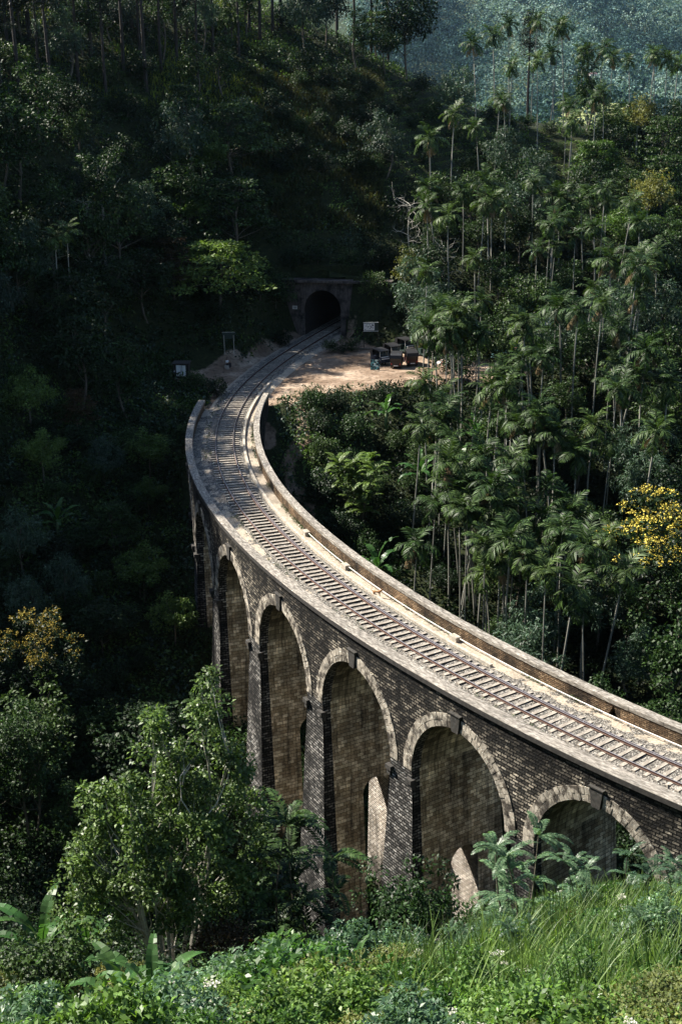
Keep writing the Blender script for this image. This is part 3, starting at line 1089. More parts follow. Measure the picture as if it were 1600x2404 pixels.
def portal_wall():
    V = []; UV = []; F = []
    cols = [(-8.3, -0.7, 6.2), (-HWP - 0.001, -0.7, 6.3)]
    for p_ in np.linspace(0, math.pi, 25):
        cols.append((-HWP * math.cos(p_), SPR_P + 2.45 * math.sin(p_), 6.35))
    cols += [(HWP + 0.001, -0.7, 6.3), (8.6, -0.7, 6.2)]
    for y in (0.0, 1.2):
        for x_, zb, zt in cols:
            V += [(x_, y, zt), (x_, y, zb)]; UV += [(x_, zt), (x_, zb)]
    n = len(cols)
    for i in range(n - 1):
        F.append((i * 2, i * 2 + 1, i * 2 + 3, i * 2 + 2))
        a = n * 2
        F.append((a + i * 2, a + i * 2 + 2, a + i * 2 + 3, a + i * 2 + 1))
        F.append((i * 2, i * 2 + 2, a + i * 2 + 2, a + i * 2))
    F.append((0, n * 2, n * 2 + 1, 1)); F.append((n * 2 - 2, n * 2 - 1, n * 4 - 1, n * 4 - 2))
    return mesh_np('wall', np.array(V), F, M['portal'], portal, uv=np.array(UV))


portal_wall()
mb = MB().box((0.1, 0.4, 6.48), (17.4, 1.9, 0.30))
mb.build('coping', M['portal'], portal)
MB().box((0.4, 2.95, 6.9), (9.0, 3.5, 2.7)).build('earth_backfill', M['ground'], portal)
mb = MB()
for i in range(19):
    a, b_ = math.pi * i / 19 + 0.01, math.pi * (i + 1) / 19 - 0.01
    prof = [(-(HWP) * math.cos(a), SPR_P + 2.45 * math.sin(a)), (-(HWP) * math.cos(b_), SPR_P + 2.45 * math.sin(b_)),
            (-(HWP + 0.5) * math.cos(b_), SPR_P + 2.95 * math.sin(b_)), (-(HWP + 0.5) * math.cos(a), SPR_P + 2.95 * math.sin(a))]
    mb.prism(prof[::-1], -0.09, 0.02)
for sx in (-1, 1):
    for i in range(7):
        mb.box((sx * (HWP + 0.25), -0.035, -0.2 + i * 0.45 + 0.2), (0.5 + 0.12 * (i % 2), 0.11, 0.43))
mb.build('arch_ring', M['portal'], portal)
# bore
path = [(-HWP, -0.7)] + [(-HWP * math.cos(p_), SPR_P + 2.45 * math.sin(p_)) for p_ in np.linspace(0, math.pi, 17)] + [(HWP, -0.7)]
V = []; F = []
for y in (0.02, 9.0, 22.0):
    for x_, z in path:
        V.append((x_ + y * 0.13, y, z))
k = len(path)
for a in range(2):
    for i in range(k - 1):
        F.append((a * k + i, a * k + i + 1, (a + 1) * k + i + 1, (a + 1) * k + i))
F.append(tuple(2 * k + i for i in range(k)))
for a in range(2):
    F.append((a * k, (a + 1) * k, (a + 2) * k - 1, (a + 1) * k - 1))
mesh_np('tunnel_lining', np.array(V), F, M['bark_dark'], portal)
mb = MB().box((-3.55, -0.12, 3.1), (0.62, 0.05, 0.42))
nb = mb.build('notice', M['pipe'], portal)
MB().box((-3.55, -0.15, 3.15), (0.44, 0.012, 0.06)).box((-3.5, -0.15, 3.03), (0.34, 0.012, 0.05)).build('lettering', M['dark'], nb)

# ================================================================== VEGETATION
def unit(v):
    return v / (np.linalg.norm(v, axis=-1, keepdims=True) + 1e-9)


def leaf_quads(C, D, Nn, L, W):
    """folded diamond leaves; returns V (4n,3), F (n,4)"""
    n = len(C)
    L = np.broadcast_to(L, n)[:, None]; W = np.broadcast_to(W, n)[:, None]
    sd = unit(np.cross(D, Nn))
    up = unit(np.cross(sd, D))
    mid = C + D * L * 0.45 + up * W * 0.18
    V = np.stack([C, mid + sd * W * 0.5, C + D * L - up * L * 0.12, mid - sd * W * 0.5], 1).reshape(-1, 3)
    F = np.arange(4 * n).reshape(n, 4)
    return V, F


def rand_dirs(rng, n):
    return unit(rng.normal(size=(n, 3)))


def lobe_leaves(rng, centers, radii, per, L, W, flat=0.7, shell=0.35, droop=0.15, upbias=0.3, rnd=0.55, outw=0.5, upw=0.75):
    n = len(centers) * per
    c = np.repeat(centers, per, 0); r = np.repeat(radii, per, 0)
    d = rand_dirs(rng, n); d[:, 2] += upbias; d = unit(d)
    rad = shell + (1.08 - shell) * rng.random(n) ** 0.45
    P = c + d * r * rad[:, None] * np.array([1, 1, flat])
    D = unit(d * 0.7 + rand_dirs(rng, n) * 0.75 - np.array([0, 0, droop]))
    Nn = unit(d * outw + rand_dirs(rng, n) * rnd + np.array([0, 0, upw]))
    sz = rng.uniform(0.65, 1.25, n)
    return leaf_quads(P, D, Nn, L * sz, W * sz)


def limb_pts(a, b, rng, sag=0.12, n=5):
    a = np.array(a, float); b = np.array(b, float)
    L = np.linalg.norm(b - a)
    off = rng.normal(size=3) * L * sag
    return [a + (b - a) * t + off * math.sin(math.pi * t) for t in np.linspace(0, 1, n)]


class Kind:
    def __init__(self, name, H, build):
        self.name, self.H, self.build = name, H, build
        self.root = None; self.kids = None; self.used = False

    def get(self):
        if self.root is None:
            self.root = empty(self.name)
            self.kids = self.build(self.root)
        if not self.used:
            self.used = True
            return self.root, self.kids
        return dup_tree(self.root, self.kids)

    def place(self, pos, rz=0.0, sc=1.0, label=None, cat='tree', group=None, tilt=(0, 0), fit=None):
        r, ks = self.get()
        r.location = tuple(pos)
        r.rotation_euler = (tilt[0], tilt[1], rz)
        r.scale = (sc, sc, sc) if not hasattr(sc, '__len__') else sc
        for k_ in ('label', 'category', 'group'):
            if k_ in r: del r[k_]
        tag(r, label, cat, group)
        if fit:
            fit(r, ks)
        return r


def tree_kind(name, H, R, base, nl, lr, per, L, W, mat, seed, flat=0.75, shape='dome', stems=1, bark='bark', flowers=None, tr=0.16, upbias=0.3, droop=0.15, limbs=12):
    def build(root):
        rng = np.random.default_rng(seed)
        hc = (H - base) / 2
        cz = base + hc
        cs = []
        if shape == 'layer':
            for k in range(nl):
                lev = rng.integers(0, 5)
                rr_ = R * (0.25 + 0.75 * math.sqrt(rng.random())) * (1.0 - 0.16 * lev)
                a = rng.random() * 6.283
                cs.append((rr_ * math.cos(a), rr_ * math.sin(a), base + lev * (H - base - 0.3) / 4.6 + rng.normal() * 0.12 - 0.10 * rr_))
        else:
            while len(cs) < nl:
                d = rng.normal(size=3); d /= np.linalg.norm(d)
                rad = rng.random() ** 0.4
                q = d * rad
                if shape == 'dome' and q[2] < -0.55: continue
                wob = 1 + 0.22 * math.sin(3 * math.atan2(q[1], q[0]) + seed) + 0.12 * math.sin(5 * q[2] + seed * 2)
                k = (1 - 0.55 * max(0, q[2])) if shape == 'cone' else 1.0
                cs.append((q[0] * R * wob * k, q[1] * R * wob * k, cz + q[2] * hc * (1 + 0.1 * math.sin(seed + 4 * q[0]))))
        cs = np.array(cs)
        rad = lr * rng.uniform(0.6, 1.25, (len(cs), 1))
        V, F = lobe_leaves(rng, cs, rad, per, L, W, flat, 0.3, droop, upbias)
        mats = [mat]; fm = None
        if flowers:
            top = cs[cs[:, 2] > cz - 0.05 * hc]
            top = top[rng.permutation(len(top))[:max(12, len(top))]]
            fc = []
            for c_ in top:
                for _ in range(9):
                    d = rng.normal(size=3); d[2] = abs(d[2]) + 0.4; d /= np.linalg.norm(d)
                    fc.append(c_ + d * lr * rng.uniform(0.95, 1.15) * np.array([1, 1, flat]))
            fc = np.array(fc)
            fV, fF = lobe_leaves(rng, fc, np.full((len(fc), 1), 0.14), 9, 0.10, 0.085, 1.3, 0.1, 0, 0.4)
            F = np.vstack([F, fF + len(V)]); 
            fm = np.r_[np.zeros(len(V) // 4, np.int32), np.ones(len(fF), np.int32)]
            V = np.vstack([V, fV]); mats = [mat, flowers]
        crown = mesh_np('crown', V, F, mats, root, fmat=fm)
        mb = MB()
        tips = cs[rng.permutation(len(cs))[:limbs * stems]]
        for st in range(stems):
            a = 6.283 * st / max(1, stems) + 0.4
            lean = R * 0.35 if stems > 1 else R * 0.06
            p0 = np.array([0.15 * math.cos(a) * (stems > 1), 0.15 * math.sin(a) * (stems > 1), -0.5])
            p1 = np.array([lean * math.cos(a), lean * math.sin(a), base + hc * 1.3])
            tp = limb_pts(p0, p1, rng, 0.05, 8)
            mb.tube(tp, list(np.linspace(tr, tr * 0.35, 8)), 7)
            for c_ in tips[st::stems]:
                i = min(6, max(2, int(7 * (c_[2] - 0.35 * abs(c_[2] - base) + 0.3) / (p1[2] + 0.5))))
                lp = limb_pts(tp[i], c_, rng, 0.10, 5)
                mb.tube(lp, list(np.linspace(tr * 0.35, 0.015, 5)), 4, cap=False)
        trunk = mb.build('trunk', M[bark], root)
        return [crown, trunk]
    return Kind(name, H, build)


KD = {}
for i in (0, 1):
    KD['dome_dark%d' % i] = tree_kind('broadleaf_tree', 9, 3.4, 2.4, 62, 0.85, 62, 0.34, 0.20, M['leaf_dark'], 11 + i)
    KD['dome_mid%d' % i] = tree_kind('broadleaf_tree', 9, 3.3, 2.6, 60, 0.8, 66, 0.32, 0.18, M['leaf_mid'], 21 + i)
    KD['bushy%d' % i] = tree_kind('bush', 4.0, 2.2, 0.2, 40, 0.75, 58, 0.27, 0.16, M['leaf_dark' if i else 'leaf_mid'], 31 + i, limbs=6, tr=0.07)
    KD['feather%d' % i] = tree_kind('broadleaf_tree', 10, 3.2, 2.5, 70, 0.7, 60, 0.42, 0.11, M['leaf_blue'], 41 + i, droop=0.6, flat=0.9)
KD['dome_light'] = tree_kind('broadleaf_tree', 8.5, 3.6, 2.6, 66, 0.8, 66, 0.32, 0.19, M['leaf_light'], 51)
KD['dome_olive'] = tree_kind('broadleaf_tree', 9, 3.2, 2.6, 60, 0.75, 66, 0.28, 0.16, M['leaf_olive'], 52, bark='bark_pale')
KD['layer_light'] = tree_kind('spreading_tree', 7.5, 4.6, 3.4, 84, 0.85, 56, 0.30, 0.17, M['leaf_light'], 61, flat=0.26, shape='layer', tr=0.13)
KD['layer_mid'] = tree_kind('spreading_tree', 9, 4.6, 3.8, 84, 0.9, 56, 0.32, 0.18, M['leaf_mid'], 62, flat=0.3, shape='layer', tr=0.16)
KD['layer_rust'] = tree_kind('spreading_tree', 8, 3.6, 3.4, 60, 0.8, 52, 0.27, 0.16, M['leaf_red'], 63, flat=0.35, shape='layer', tr=0.14)
KD['yellow_dim'] = tree_kind('flowering_tree', 8.5, 3.4, 2.0, 72, 0.72, 60, 0.26, 0.13, M['leaf_dark'], 72, flowers=M['flower_shaded'])
KD['yellow'] = tree_kind('flowering_tree', 8.5, 3.4, 2.0, 72, 0.72, 60, 0.26, 0.13, M['leaf_dark'], 71, flowers=M['flower_yellow'])
KD['tall_open'] = tree_kind('broadleaf_tree', 13, 2.9, 5.5, 60, 0.7, 60, 0.30, 0.17, M['leaf_mid'], 81, bark='bark_pale', tr=0.2)
KD['slim'] = tree_kind('broadleaf_tree', 10, 1.8, 2.5, 46, 0.6, 60, 0.28, 0.16, M['leaf_mid'], 82, shape='cone')
M['leaf_ftree'] = leaf_mat('leaf front tree', (0.02, 0.05, 0.013), (0.11, 0.18, 0.05), rough=0.34, trans=0.3, spec=0.6)
# large foreground tree: several stems, each with its own pointed crown of small leaves
def front_tree_build(root):
    rng = np.random.default_rng(91)
    axes = [(-2.9, 0.3, 12.4, 1.5), (-1.5, -0.8, 13.0, 1.6), (-0.1, 0.4, 16.2, 1.35), (1.2, -0.3, 13.6, 1.5), (2.3, 0.5, 17.2, 1.25), (3.5, 0.0, 14.4, 1.2), (0.6, 1.2, 13.6, 1.8), (-3.6, -0.5, 10.2, 1.3), (1.8, -1.3, 11.5, 1.7), (-0.8, -1.6, 10.5, 1.7)]
    cs = []
    for ax, ay, top, r_ in axes:
        for k in range(30):
            t = rng.random() ** 0.8
            z = 5.2 + (top - 5.2) * t
            w_ = r_ * (1.25 - t ** 2.2)
            a = rng.random() * 6.283
            cs.append((ax + w_ * math.cos(a) * rng.random() ** 0.4, ay + w_ * math.sin(a) * rng.random() ** 0.4, z))
    cs = np.array(cs)
    V, F = lobe_leaves(rng, cs, 0.52 * rng.uniform(0.5, 1.3, (len(cs), 1)), 84, 0.22, 0.125, 0.8, 0.2, 0.15, 0.3)
    crown = mesh_np('crown', V, F, M['leaf_ftree'], root)
    mb = MB()
    for ax, ay, top, r_ in axes:
        tp = limb_pts((ax * 0.08, ay * 0.08, -0.6), (ax * 0.9, ay * 0.9, top - 1.0), rng, 0.05, 9)
        mb.tube(tp, list(np.linspace(0.13, 0.03, 9)), 6)
        near = cs[np.hypot(cs[:, 0] - ax, cs[:, 1] - ay) < r_ * 1.2]
        for c_ in near[rng.permutation(len(near))[:9]]:
            i = int(np.clip(8 * (c_[2] - 1.0) / top, 2, 8))
            mb.tube(limb_pts(tp[i], c_, rng, 0.1, 4), [0.045, 0.03, 0.02, 0.012], 4, cap=False)
    return [crown, mb.build('trunk', M['bark_pale'], root)]


KD['front_tree'] = Kind('broadleaf_tree', 17.0, front_tree_build)
KD['front_slim'] = tree_kind('broadleaf_tree', 11, 2.6, 2.5, 110, 0.6, 80, 0.24, 0.11, M['leaf_mid'], 92, stems=2, tr=0.12, limbs=12)


def pine_kind(seed):
    def build(root):
        rng = np.random.default_rng(seed)
        mb = MB()
        mb.tube([(0, 0, -0.5), (0.1, 0, 5), (0.0, 0.15, 11), (0.05, 0, 18)], [0.26, 0.22, 0.16, 0.05], 7)
        cs = []
        for k in range(44):
            z = 10.5 + 8 * rng.random() ** 0.9
            r_ = 2.5 * (1.15 - (z - 10) / 9) * rng.uniform(0.3, 1.0)
            a = rng.random() * 6.283
            c_ = np.array([r_ * math.cos(a), r_ * math.sin(a), z - 0.2 * r_])
            cs.append(c_)
            mb.tube([(0, 0, z - 0.4), tuple(c_)], [0.05, 0.015], 4, cap=False)
        for k in range(10):
            z = rng.uniform(4, 10); a = rng.random() * 6.283; l_ = rng.uniform(0.5, 1.4)
            mb.tube([(0.05, 0, z), (l_ * math.cos(a), l_ * math.sin(a), z + 0.2)], [0.03, 0.01], 4, cap=False)
        V, F = lobe_leaves(rng, np.array(cs), np.full((len(cs), 1), 0.8), 60, 0.42, 0.10, 0.55, 0.2, 0.1, 0.2)
        return [mesh_np('crown', V, F, M['leaf_pine'], root), mb.build('trunk', M['bark_dark'], root)]
    return Kind('pine_tree', 18, build)


KD['pine0'], KD['pine1'] = pine_kind(101), pine_kind(102)


# ---- fronds (palms, pinnate plants)
def frond(rng, az, el, L, nleaf, ll, lw, bend, V, F, hang=0.25, base=(0, 0, 0), wid=0.03, jit=0.1):
    p = np.array(base, float)
    n = nleaf
    seg = L / n
    e = el
    h = np.array([math.cos(az), math.sin(az), 0.0])
    side = np.array([-math.sin(az), math.cos(az), 0.0])
    pts = []; dirs = []
    for i in range(n + 1):
        d = h * math.cos(e) + np.array([0, 0, math.sin(e)])
        pts.append(p.copy()); dirs.append(d)
        p = p + d * seg
        e -= bend / n * (0.5 + 1.2 * i / n)
    pts = np.array(pts); dirs = np.array(dirs)
    nb = sum(len(v) for v in V)
    # rachis strip
    upv = unit(np.cross(dirs, side)); upv = np.where(upv[:, 2:3] < 0, -upv, upv)
    wv = wid * np.linspace(1, 0.25, n + 1)[:, None]
    R_ = np.concatenate([pts - side * wv, pts + side * wv + 0 * upv], 0)
    V.append(R_)
    k = n + 1
    F.append(np.array([(nb + i, nb + i + 1, nb + k + i + 1, nb + k + i) for i in range(n)]))
    t = np.arange(1, n + 1) / n
    prof = np.sin(np.pi * np.clip(t * 0.86 + 0.12, 0, 1)) ** 0.6
    for sgn in (-1, 1):
        c = pts[1:]
        D = unit(sgn * side * 0.8 + dirs[1:] * 0.62 + upv[1:] * (0.22 - hang) + np.array([0, 0, -hang * 0.6]) + rng.normal(size=(n, 3)) * jit)
        nn = unit(upv[1:] + rng.normal(size=(n, 3)) * 0.15)
        lv, lf = leaf_quads(c, D, nn, ll * prof * rng.uniform(0.85, 1.1, n), lw)
        nb = sum(len(v) for v in V)
        V.append(lv); F.append(lf + nb)


def palm_kind(seed, lean, mat='leaf_palm', yellow=False):
    def build(root):
        rng = np.random.default_rng(seed)
        mb = MB()
        zz = np.linspace(0, 1, 9)
        mb.tube([(lean * z * z * 0.5, 0.02 * math.sin(7 * z) * 1, z - 0.03 * (z == 0)) for z in zz], list(np.linspace(0.066, 0.046, 9)), 7)
        trunk = mb.build('trunk', M['palm_trunk'], root, smooth=True)
        mb = MB().tube([(0, 0, -0.05), (0, 0, 0.35), (0, 0, 0.9)], [0.075, 0.085, 0.05], 7)
        shaft = mb.build('crownshaft', M['palm_shaft'], root, smooth=True)
        V = []; F = []
        nf = 13
        for k in range(nf):
            az = k * 2.4 + rng.uniform(-0.3, 0.3)
            u = k / (nf - 1)
            el = math.radians(76 - 88 * u + rng.uniform(-14, 14))
            frond(rng, az, el, rng.uniform(1.45, 2.2), 18, 0.70, 0.095, math.radians(62 + 45 * u), V, F, hang=0.15 + 0.3 * u, base=(0, 0, 0.78), wid=0.02)
        fm0 = sum(len(f) for f in F)
        for k in range(2):
            frond(rng, rng.random() * 6.28, math.radians(-35), 1.6, 14, 0.6, 0.10, math.radians(45), V, F, hang=0.7, base=(0, 0, 0.6), wid=0.02)
        tot = sum(len(f) for f in F)
        fm = np.zeros(tot, np.int32); fm[fm0:] = 1
        crown = mesh_np('crown', np.vstack(V), np.vstack(F), [M[mat], M['frond_dead'] if yellow else M[mat]], root, fmat=fm)
        return [crown, trunk, shaft]
    return Kind('areca_palm', 1, build)


PALMS = [palm_kind(201, 0.0), palm_kind(202, 1.2, yellow=True), palm_kind(203, 0.5), palm_kind(204, -0.8, 'leaf_mid', yellow=True), palm_kind(205, 0.2, 'leaf_palm')]


def palm_fit(H, lean):
    def f(r, ks):
        for k in ks:
            if k.name.startswith('trunk'):
                k.scale = (1, 1, H)
                k.location = (0, 0, 0)
            else:
                k.location = (lean * 0.5, 0, H)
    return f


def banana_kind(seed, nl=9, Lm=2.3):
    def build(root):
        rng = np.random.default_rng(seed)
        mb = MB().tube([(0, 0, -0.3), (0.03, 0, 0.8), (0, 0.04, 1.7)], [0.15, 0.13, 0.09], 8)
        st = mb.build('stem', M['palm_shaft'], root, smooth=True)
        ks = [st]
        for k in range(nl):
            az = k * 2.4 + rng.uniform(-0.35, 0.35)
            u = k / (nl - 1)
            e = math.radians(80 - 60 * u + rng.uniform(-8, 8))
            L = Lm * rng.uniform(0.8, 1.1)
            n = 12
            h = np.array([math.cos(az), math.sin(az), 0]); sd = np.array([-math.sin(az), math.cos(az), 0])
            p = np.array([0, 0, 1.6 - 0.2 * u]); V = []
            for i in range(n + 1):
                t = i / n
                d = h * math.cos(e) + np.array([0, 0, math.sin(e)])
                w_ = 0.21 * math.sin(math.pi * min(1, max(0.02, (t - 0.12) / 0.88)) ** 0.8) ** 0.6 if t > 0.12 else 0.025
                up = np.cross(d, sd); up = up if up[2] > 0 else -up
                jag = rng.uniform(0.82, 1.08) if 1 < i < n else 1
                V += [p - sd * w_ * jag + up * w_ * 0.28, p, p + sd * w_ * jag + up * w_ * 0.28]
                p = p + d * L / n
                e -= math.radians(95 + 20 * u) / n * (0.2 + 1.5 * t)
            F = []; V2 = []
            for i in range(n):
                a = i * 3
                for q0, q1 in ((0, 1), (2, 1)):
                    e0, m0, e1, m1 = V[a + q0], V[a + q1], V[a + 3 + q0], V[a + 3 + q1]
                    tear = rng.random() < 0.55
                    dr_ = np.array([0, 0, -0.10]) * rng.random() * tear
                    g_ = 0.12 * tear * rng.random()
                    b_ = len(V2)
                    V2 += [m0, m1, e1 * (1 - g_) + e0 * g_ + dr_, e0 * (1 - g_) + e1 * g_ + dr_]
                    F.append((b_, b_ + 1, b_ + 2, b_ + 3))
                w0 = 0.022 * (1 - i / n) + 0.006
                b_ = len(V2)
                V2 += [V[a + 1] - sd * w0 + np.array([0, 0, 0.008]), V[a + 1] + sd * w0 + np.array([0, 0, 0.008]), V[a + 4] + sd * w0 * 0.85 + np.array([0, 0, 0.008]), V[a + 4] - sd * w0 * 0.85 + np.array([0, 0, 0.008])]
                F.append((b_, b_ + 1, b_ + 2, b_ + 3))
            V = V2
            ks.append(mesh_np('leaf', np.array(V), np.array(F), M['leaf_banana'], root))
        return ks
    return Kind('banana_plant', 3.2, build)


BANANAS = [banana_kind(301), banana_kind(302, 8, 2.0)]


def pinnate_kind(seed, H, nst, L, mat, name='pinnate_shrub', ll=0.16, lw=0.05, nleaf=20):
    """slender shrub with long feathery compound leaves"""
    def build(root):
        rng = np.random.default_rng(seed)
        V = []; F = []; mb = MB()
        for s_ in range(nst):
            a = rng.random() * 6.28; le = rng.uniform(0.15, 0.5) * H
            top = np.array([le * math.cos(a) * 0.6, le * math.sin(a) * 0.6, H * rng.uniform(0.7, 1.0)])
            pts = limb_pts((0, 0, -0.2), top, rng, 0.06, 7)
            mb.tube(pts, list(np.linspace(0.035, 0.012, 7)), 5, cap=False)
            for i in range(2, 7):
                for q in range(4 if i < 6 else 7):
                    frond(rng, rng.random() * 6.28, math.radians(rng.uniform(10, 65)), L * rng.uniform(0.6, 1.1), nleaf, ll, lw, math.radians(70), V, F, hang=0.12, base=pts[i], wid=0.008, jit=0.06)
        return [mesh_np('foliage', np.vstack(V), np.vstack(F), M[mat], root), mb.build('stem', M['bark'], root)]
    return Kind(name, H, build)


M['leaf_fblue'] = leaf_mat('leaf front blue', (0.03, 0.08, 0.04), (0.15, 0.25, 0.13), rough=0.33, trans=0.35, spec=0.6)
KD['pin_front'] = pinnate_kind(401, 3.4, 3, 0.75, 'leaf_fblue', ll=0.12, lw=0.034, nleaf=19)
KD['pin_big'] = pinnate_kind(402, 5.5, 4, 1.25, 'leaf_mid', ll=0.24, lw=0.08, nleaf=15)
KD['pin_lit'] = pinnate_kind(403, 5.0, 7, 1.2, 'leaf_light', ll=0.26, lw=0.09, nleaf=13)


def shrub_kind(seed, H, R, nl, lr, per, L, W, mat, flowers=None):
    def build(root):
        rng = np.random.default_rng(seed)
        cs = []
        while len(cs) < nl:
            q = rng.normal(size=3); q /= np.linalg.norm(q); q *= rng.random() ** 0.35; q[2] = abs(q[2])
            cs.append((q[0] * R, q[1] * R, 0.1 + q[2] * (H - 0.2) * (0.8 + 0.3 * rng.random())))
        cs = np.array(cs)
        V, F = lobe_leaves(rng, cs, lr * rng.uniform(0.6, 1.3, (nl, 1)), per, L, W, 0.9, 0.2, 0.1, 0.35)
        mats = [mat]; fm = None
        if flowers:
            top = cs[cs[:, 2] > 0.6 * H][:7] + np.array([0, 0, lr])
            fV, fF = lobe_leaves(rng, top, np.full((len(top), 1), 0.11), 40, 0.05, 0.05, 0.4, 0.1, 0, 0.4)
            fm = np.r_[np.zeros(len(F), np.int32), np.ones(len(fF), np.int32)]
            F = np.vstack([F, fF + len(V)]); V = np.vstack([V, fV]); mats.append(flowers)
        mb = MB()
        for c_ in cs[:9]:
            mb.tube(limb_pts((0, 0, -0.1), c_, rng, 0.08, 5), list(np.linspace(0.03, 0.008, 5)), 4, cap=False)
        return [mesh_np('foliage', V, F, mats, root, fmat=fm), mb.build('stem', M['bark'], root)]
    return Kind('shrub', H, build)


M['leaf_fmid'] = leaf_mat('leaf front mid', (0.02, 0.06, 0.012), (0.10, 0.20, 0.04), rough=0.33, trans=0.38, spec=0.6)
SH = [shrub_kind(501, 2.0, 1.5, 90, 0.34, 95, 0.125, 0.070, M['leaf_front']),
      shrub_kind(502, 1.7, 1.5, 110, 0.28, 95, 0.085, 0.050, M['leaf_olive']),
      shrub_kind(503, 1.9, 1.4, 80, 0.36, 80, 0.155, 0.085, M['leaf_fmid']),
      shrub_kind(504, 1.6, 1.4, 90, 0.30, 90, 0.100, 0.060, M['leaf_front'], M['flower_white']),
      shrub_kind(505, 2.2, 1.3, 80, 0.34, 90, 0.140, 0.060, M['leaf_fblue'])]

deck_weeds()

# ------------------------------------------------------------------ placing
ORD = ['first', 'second', 'third', 'fourth', 'fifth', 'sixth', 'seventh', 'eighth', 'ninth', 'tenth', 'eleventh', 'twelfth', 'thirteenth', 'fourteenth', 'fifteenth',
       'sixteenth', 'seventeenth', 'eighteenth', 'nineteenth', 'twentieth']
ORD += ['twenty-' + q for q in ORD[:9]] + ['thirtieth'] + ['thirty-' + q for q in ORD[:9]] + ['fortieth'] + ['forty-' + q for q in ORD[:9]]


def find_Y(px, py, H, Y0=None, lo=62, hi=245):
    """depth at which a thing of height H standing on the ground has its top at that pixel"""
    Ys = np.arange(lo, hi, 1.0)
    P = np.array([at_depth(px, py, Y) for Y in Ys])
    g = terrain(P[:, 0], P[:, 1])
    S, O = to_trk(P[:, 0], P[:, 1])
    h = P[:, 2] - g
    cost = np.abs(h - H) * 1.0
    if Y0 is not None: cost = cost + np.abs(Ys - Y0) * 0.05
    cost = cost + np.where((np.abs(O) < 5.0) & (S > -10) & (S < S_PORT + 2), 50, 0)
    cost = cost + np.where(poly_dist(LOT, P[:, 0], P[:, 1]) < -0.5, 50, 0)
    i = int(np.argmin(cost))
    return P[i], g[i], h[i]


PLACED = []          # (object, px, py, noun, zone) for the labels


def zone_of(px, py):
    if py < 330 and px > 940:
        return 'against the hazy far hillside' if py < 175 else 'on the tea ridge at upper right'
    if px > 940 and py < 560: return 'in the slope wood under the tea ridge' if px < 1300 else 'in the slope wood near the right edge'
    if px > 940 and py < 800: return 'behind the red earth lot' if px < 1270 else 'in the right wood above the lot'
    if px > 940 and py < 1010: return 'just below the red earth lot' if px < 1270 else 'at right level with the lot'
    if px > 780 and py < 1260: return 'in the middle of the palm valley' if px < 1250 else 'right of the palm valley'
    if px > 780: return 'behind the right parapet near the camera'
    if py < 220: return 'on the crest at upper left' if px < 420 else 'on the crest above the tunnel'
    if py < 430: return 'high on the left hillside' if px < 420 else 'on the grassy hill above the tunnel'
    if py < 640: return 'halfway up the left hillside' if px < 330 else 'on the slope just above the tunnel'
    if py < 880: return 'at the left edge level with the tunnel' if px < 260 else 'on the bank left of the tunnel'
    if py < 1140: return 'on the slope left of the far bridge end'
    if py < 1420: return 'on the slope left of the bridge middle'
    if py < 1760: return 'in the gorge left of the tall piers'
    if px > 560: return 'in front of the bridge piers'
    return 'in the lower left gorge'


def put(kind, px, py, H, noun, cat='tree', group=None, Y0=None, lo=62, hi=245, rz=None, wide=1.0, label=None):
    P, g, h = find_Y(px, py, H, Y0, lo, hi)
    h = float(np.clip(h, H * 0.6, H * 1.6))
    sc = h / kind.H
    r = kind.place((P[0], P[1], g - 0.1), RNG.uniform(0, 6.28) if rz is None else rz, (sc * wide, sc * wide, sc), label, cat, group)
    if label is None:
        qx, qy = to_px((P[0], P[1], g + h * 0.8))
        PLACED.append((r, float(qx), float(qy), noun))
    return P, g, h


# --- palms, hand placed after the crowns in the valley
pal = []
for x, y in [(1320, 160), (1150, 200), (330, 240), (440, 250), (560, 170), (600, 320), (370, 360), (480, 350), (760, 270), (850, 300), (850, 370), (880, 460), (1380, 430), (1290, 330), (320, 580), (740, 760), (830, 790), (930, 850), (1190, 870), (1050, 960), (700, 960), (620, 960), (560, 980), (780, 990), (430, 990), (480, 1080), (890, 1070), (700, 1140), (560, 1200), (680, 1230), (330, 1180), (980, 1310), (1180, 1330), (720, 1330), (640, 1390), (800, 1430), (250, 1400), (1100, 1400), (900, 1500), (1180, 1530), (620, 1530), (1400, 800), (1280, 620), (1480, 600)]:
    pal.append((850 + x / 2.09, 640 + y / 2.09))
for x, y in [(495, 260), (590, 220), (670, 160), (790, 140), (890, 170), (960, 180), (910, 310), (665, 380), (820, 350), (1045, 310), (1085, 290), (1140, 290), (1190, 330), (1310, 340), (1400, 310), (1440, 320), (1490, 340), (1530, 370), (590, 550), (665, 560), (960, 570), (1000, 590), (1170, 520), (1110, 560), (250, 770), (520, 700), (360, 640), (980, 680), (790, 990), (890, 1050), (930, 1090), (500, 1110), (650, 1120), (570, 1090), (280, 1030), (250, 1130), (420, 1040), (350, 1180), (1010, 1280), (560, 1010), (1240, 1100), (1130, 1400), (1210, 1420), (1330, 1470), (1450, 1390), (1360, 1220)]:
    pal.append((900 + x / 2.24, y / 2.24))
tries = 0
while len(pal) < 100 and tries < 4000:
    tries += 1
    q = (RNG.uniform(985, 1620), RNG.uniform(440, 1560))
    if q[1] > 900 + (q[0] - 700) * 0.85 + 60 or (q[0] < 1150 and 760 < q[1] < 930): continue
    if 1400 < q[0] and 1050 < q[1] < 1480: continue
    if min(math.hypot(q[0] - a, q[1] - b_) for a, b_ in pal) > 44: pal.append(q)
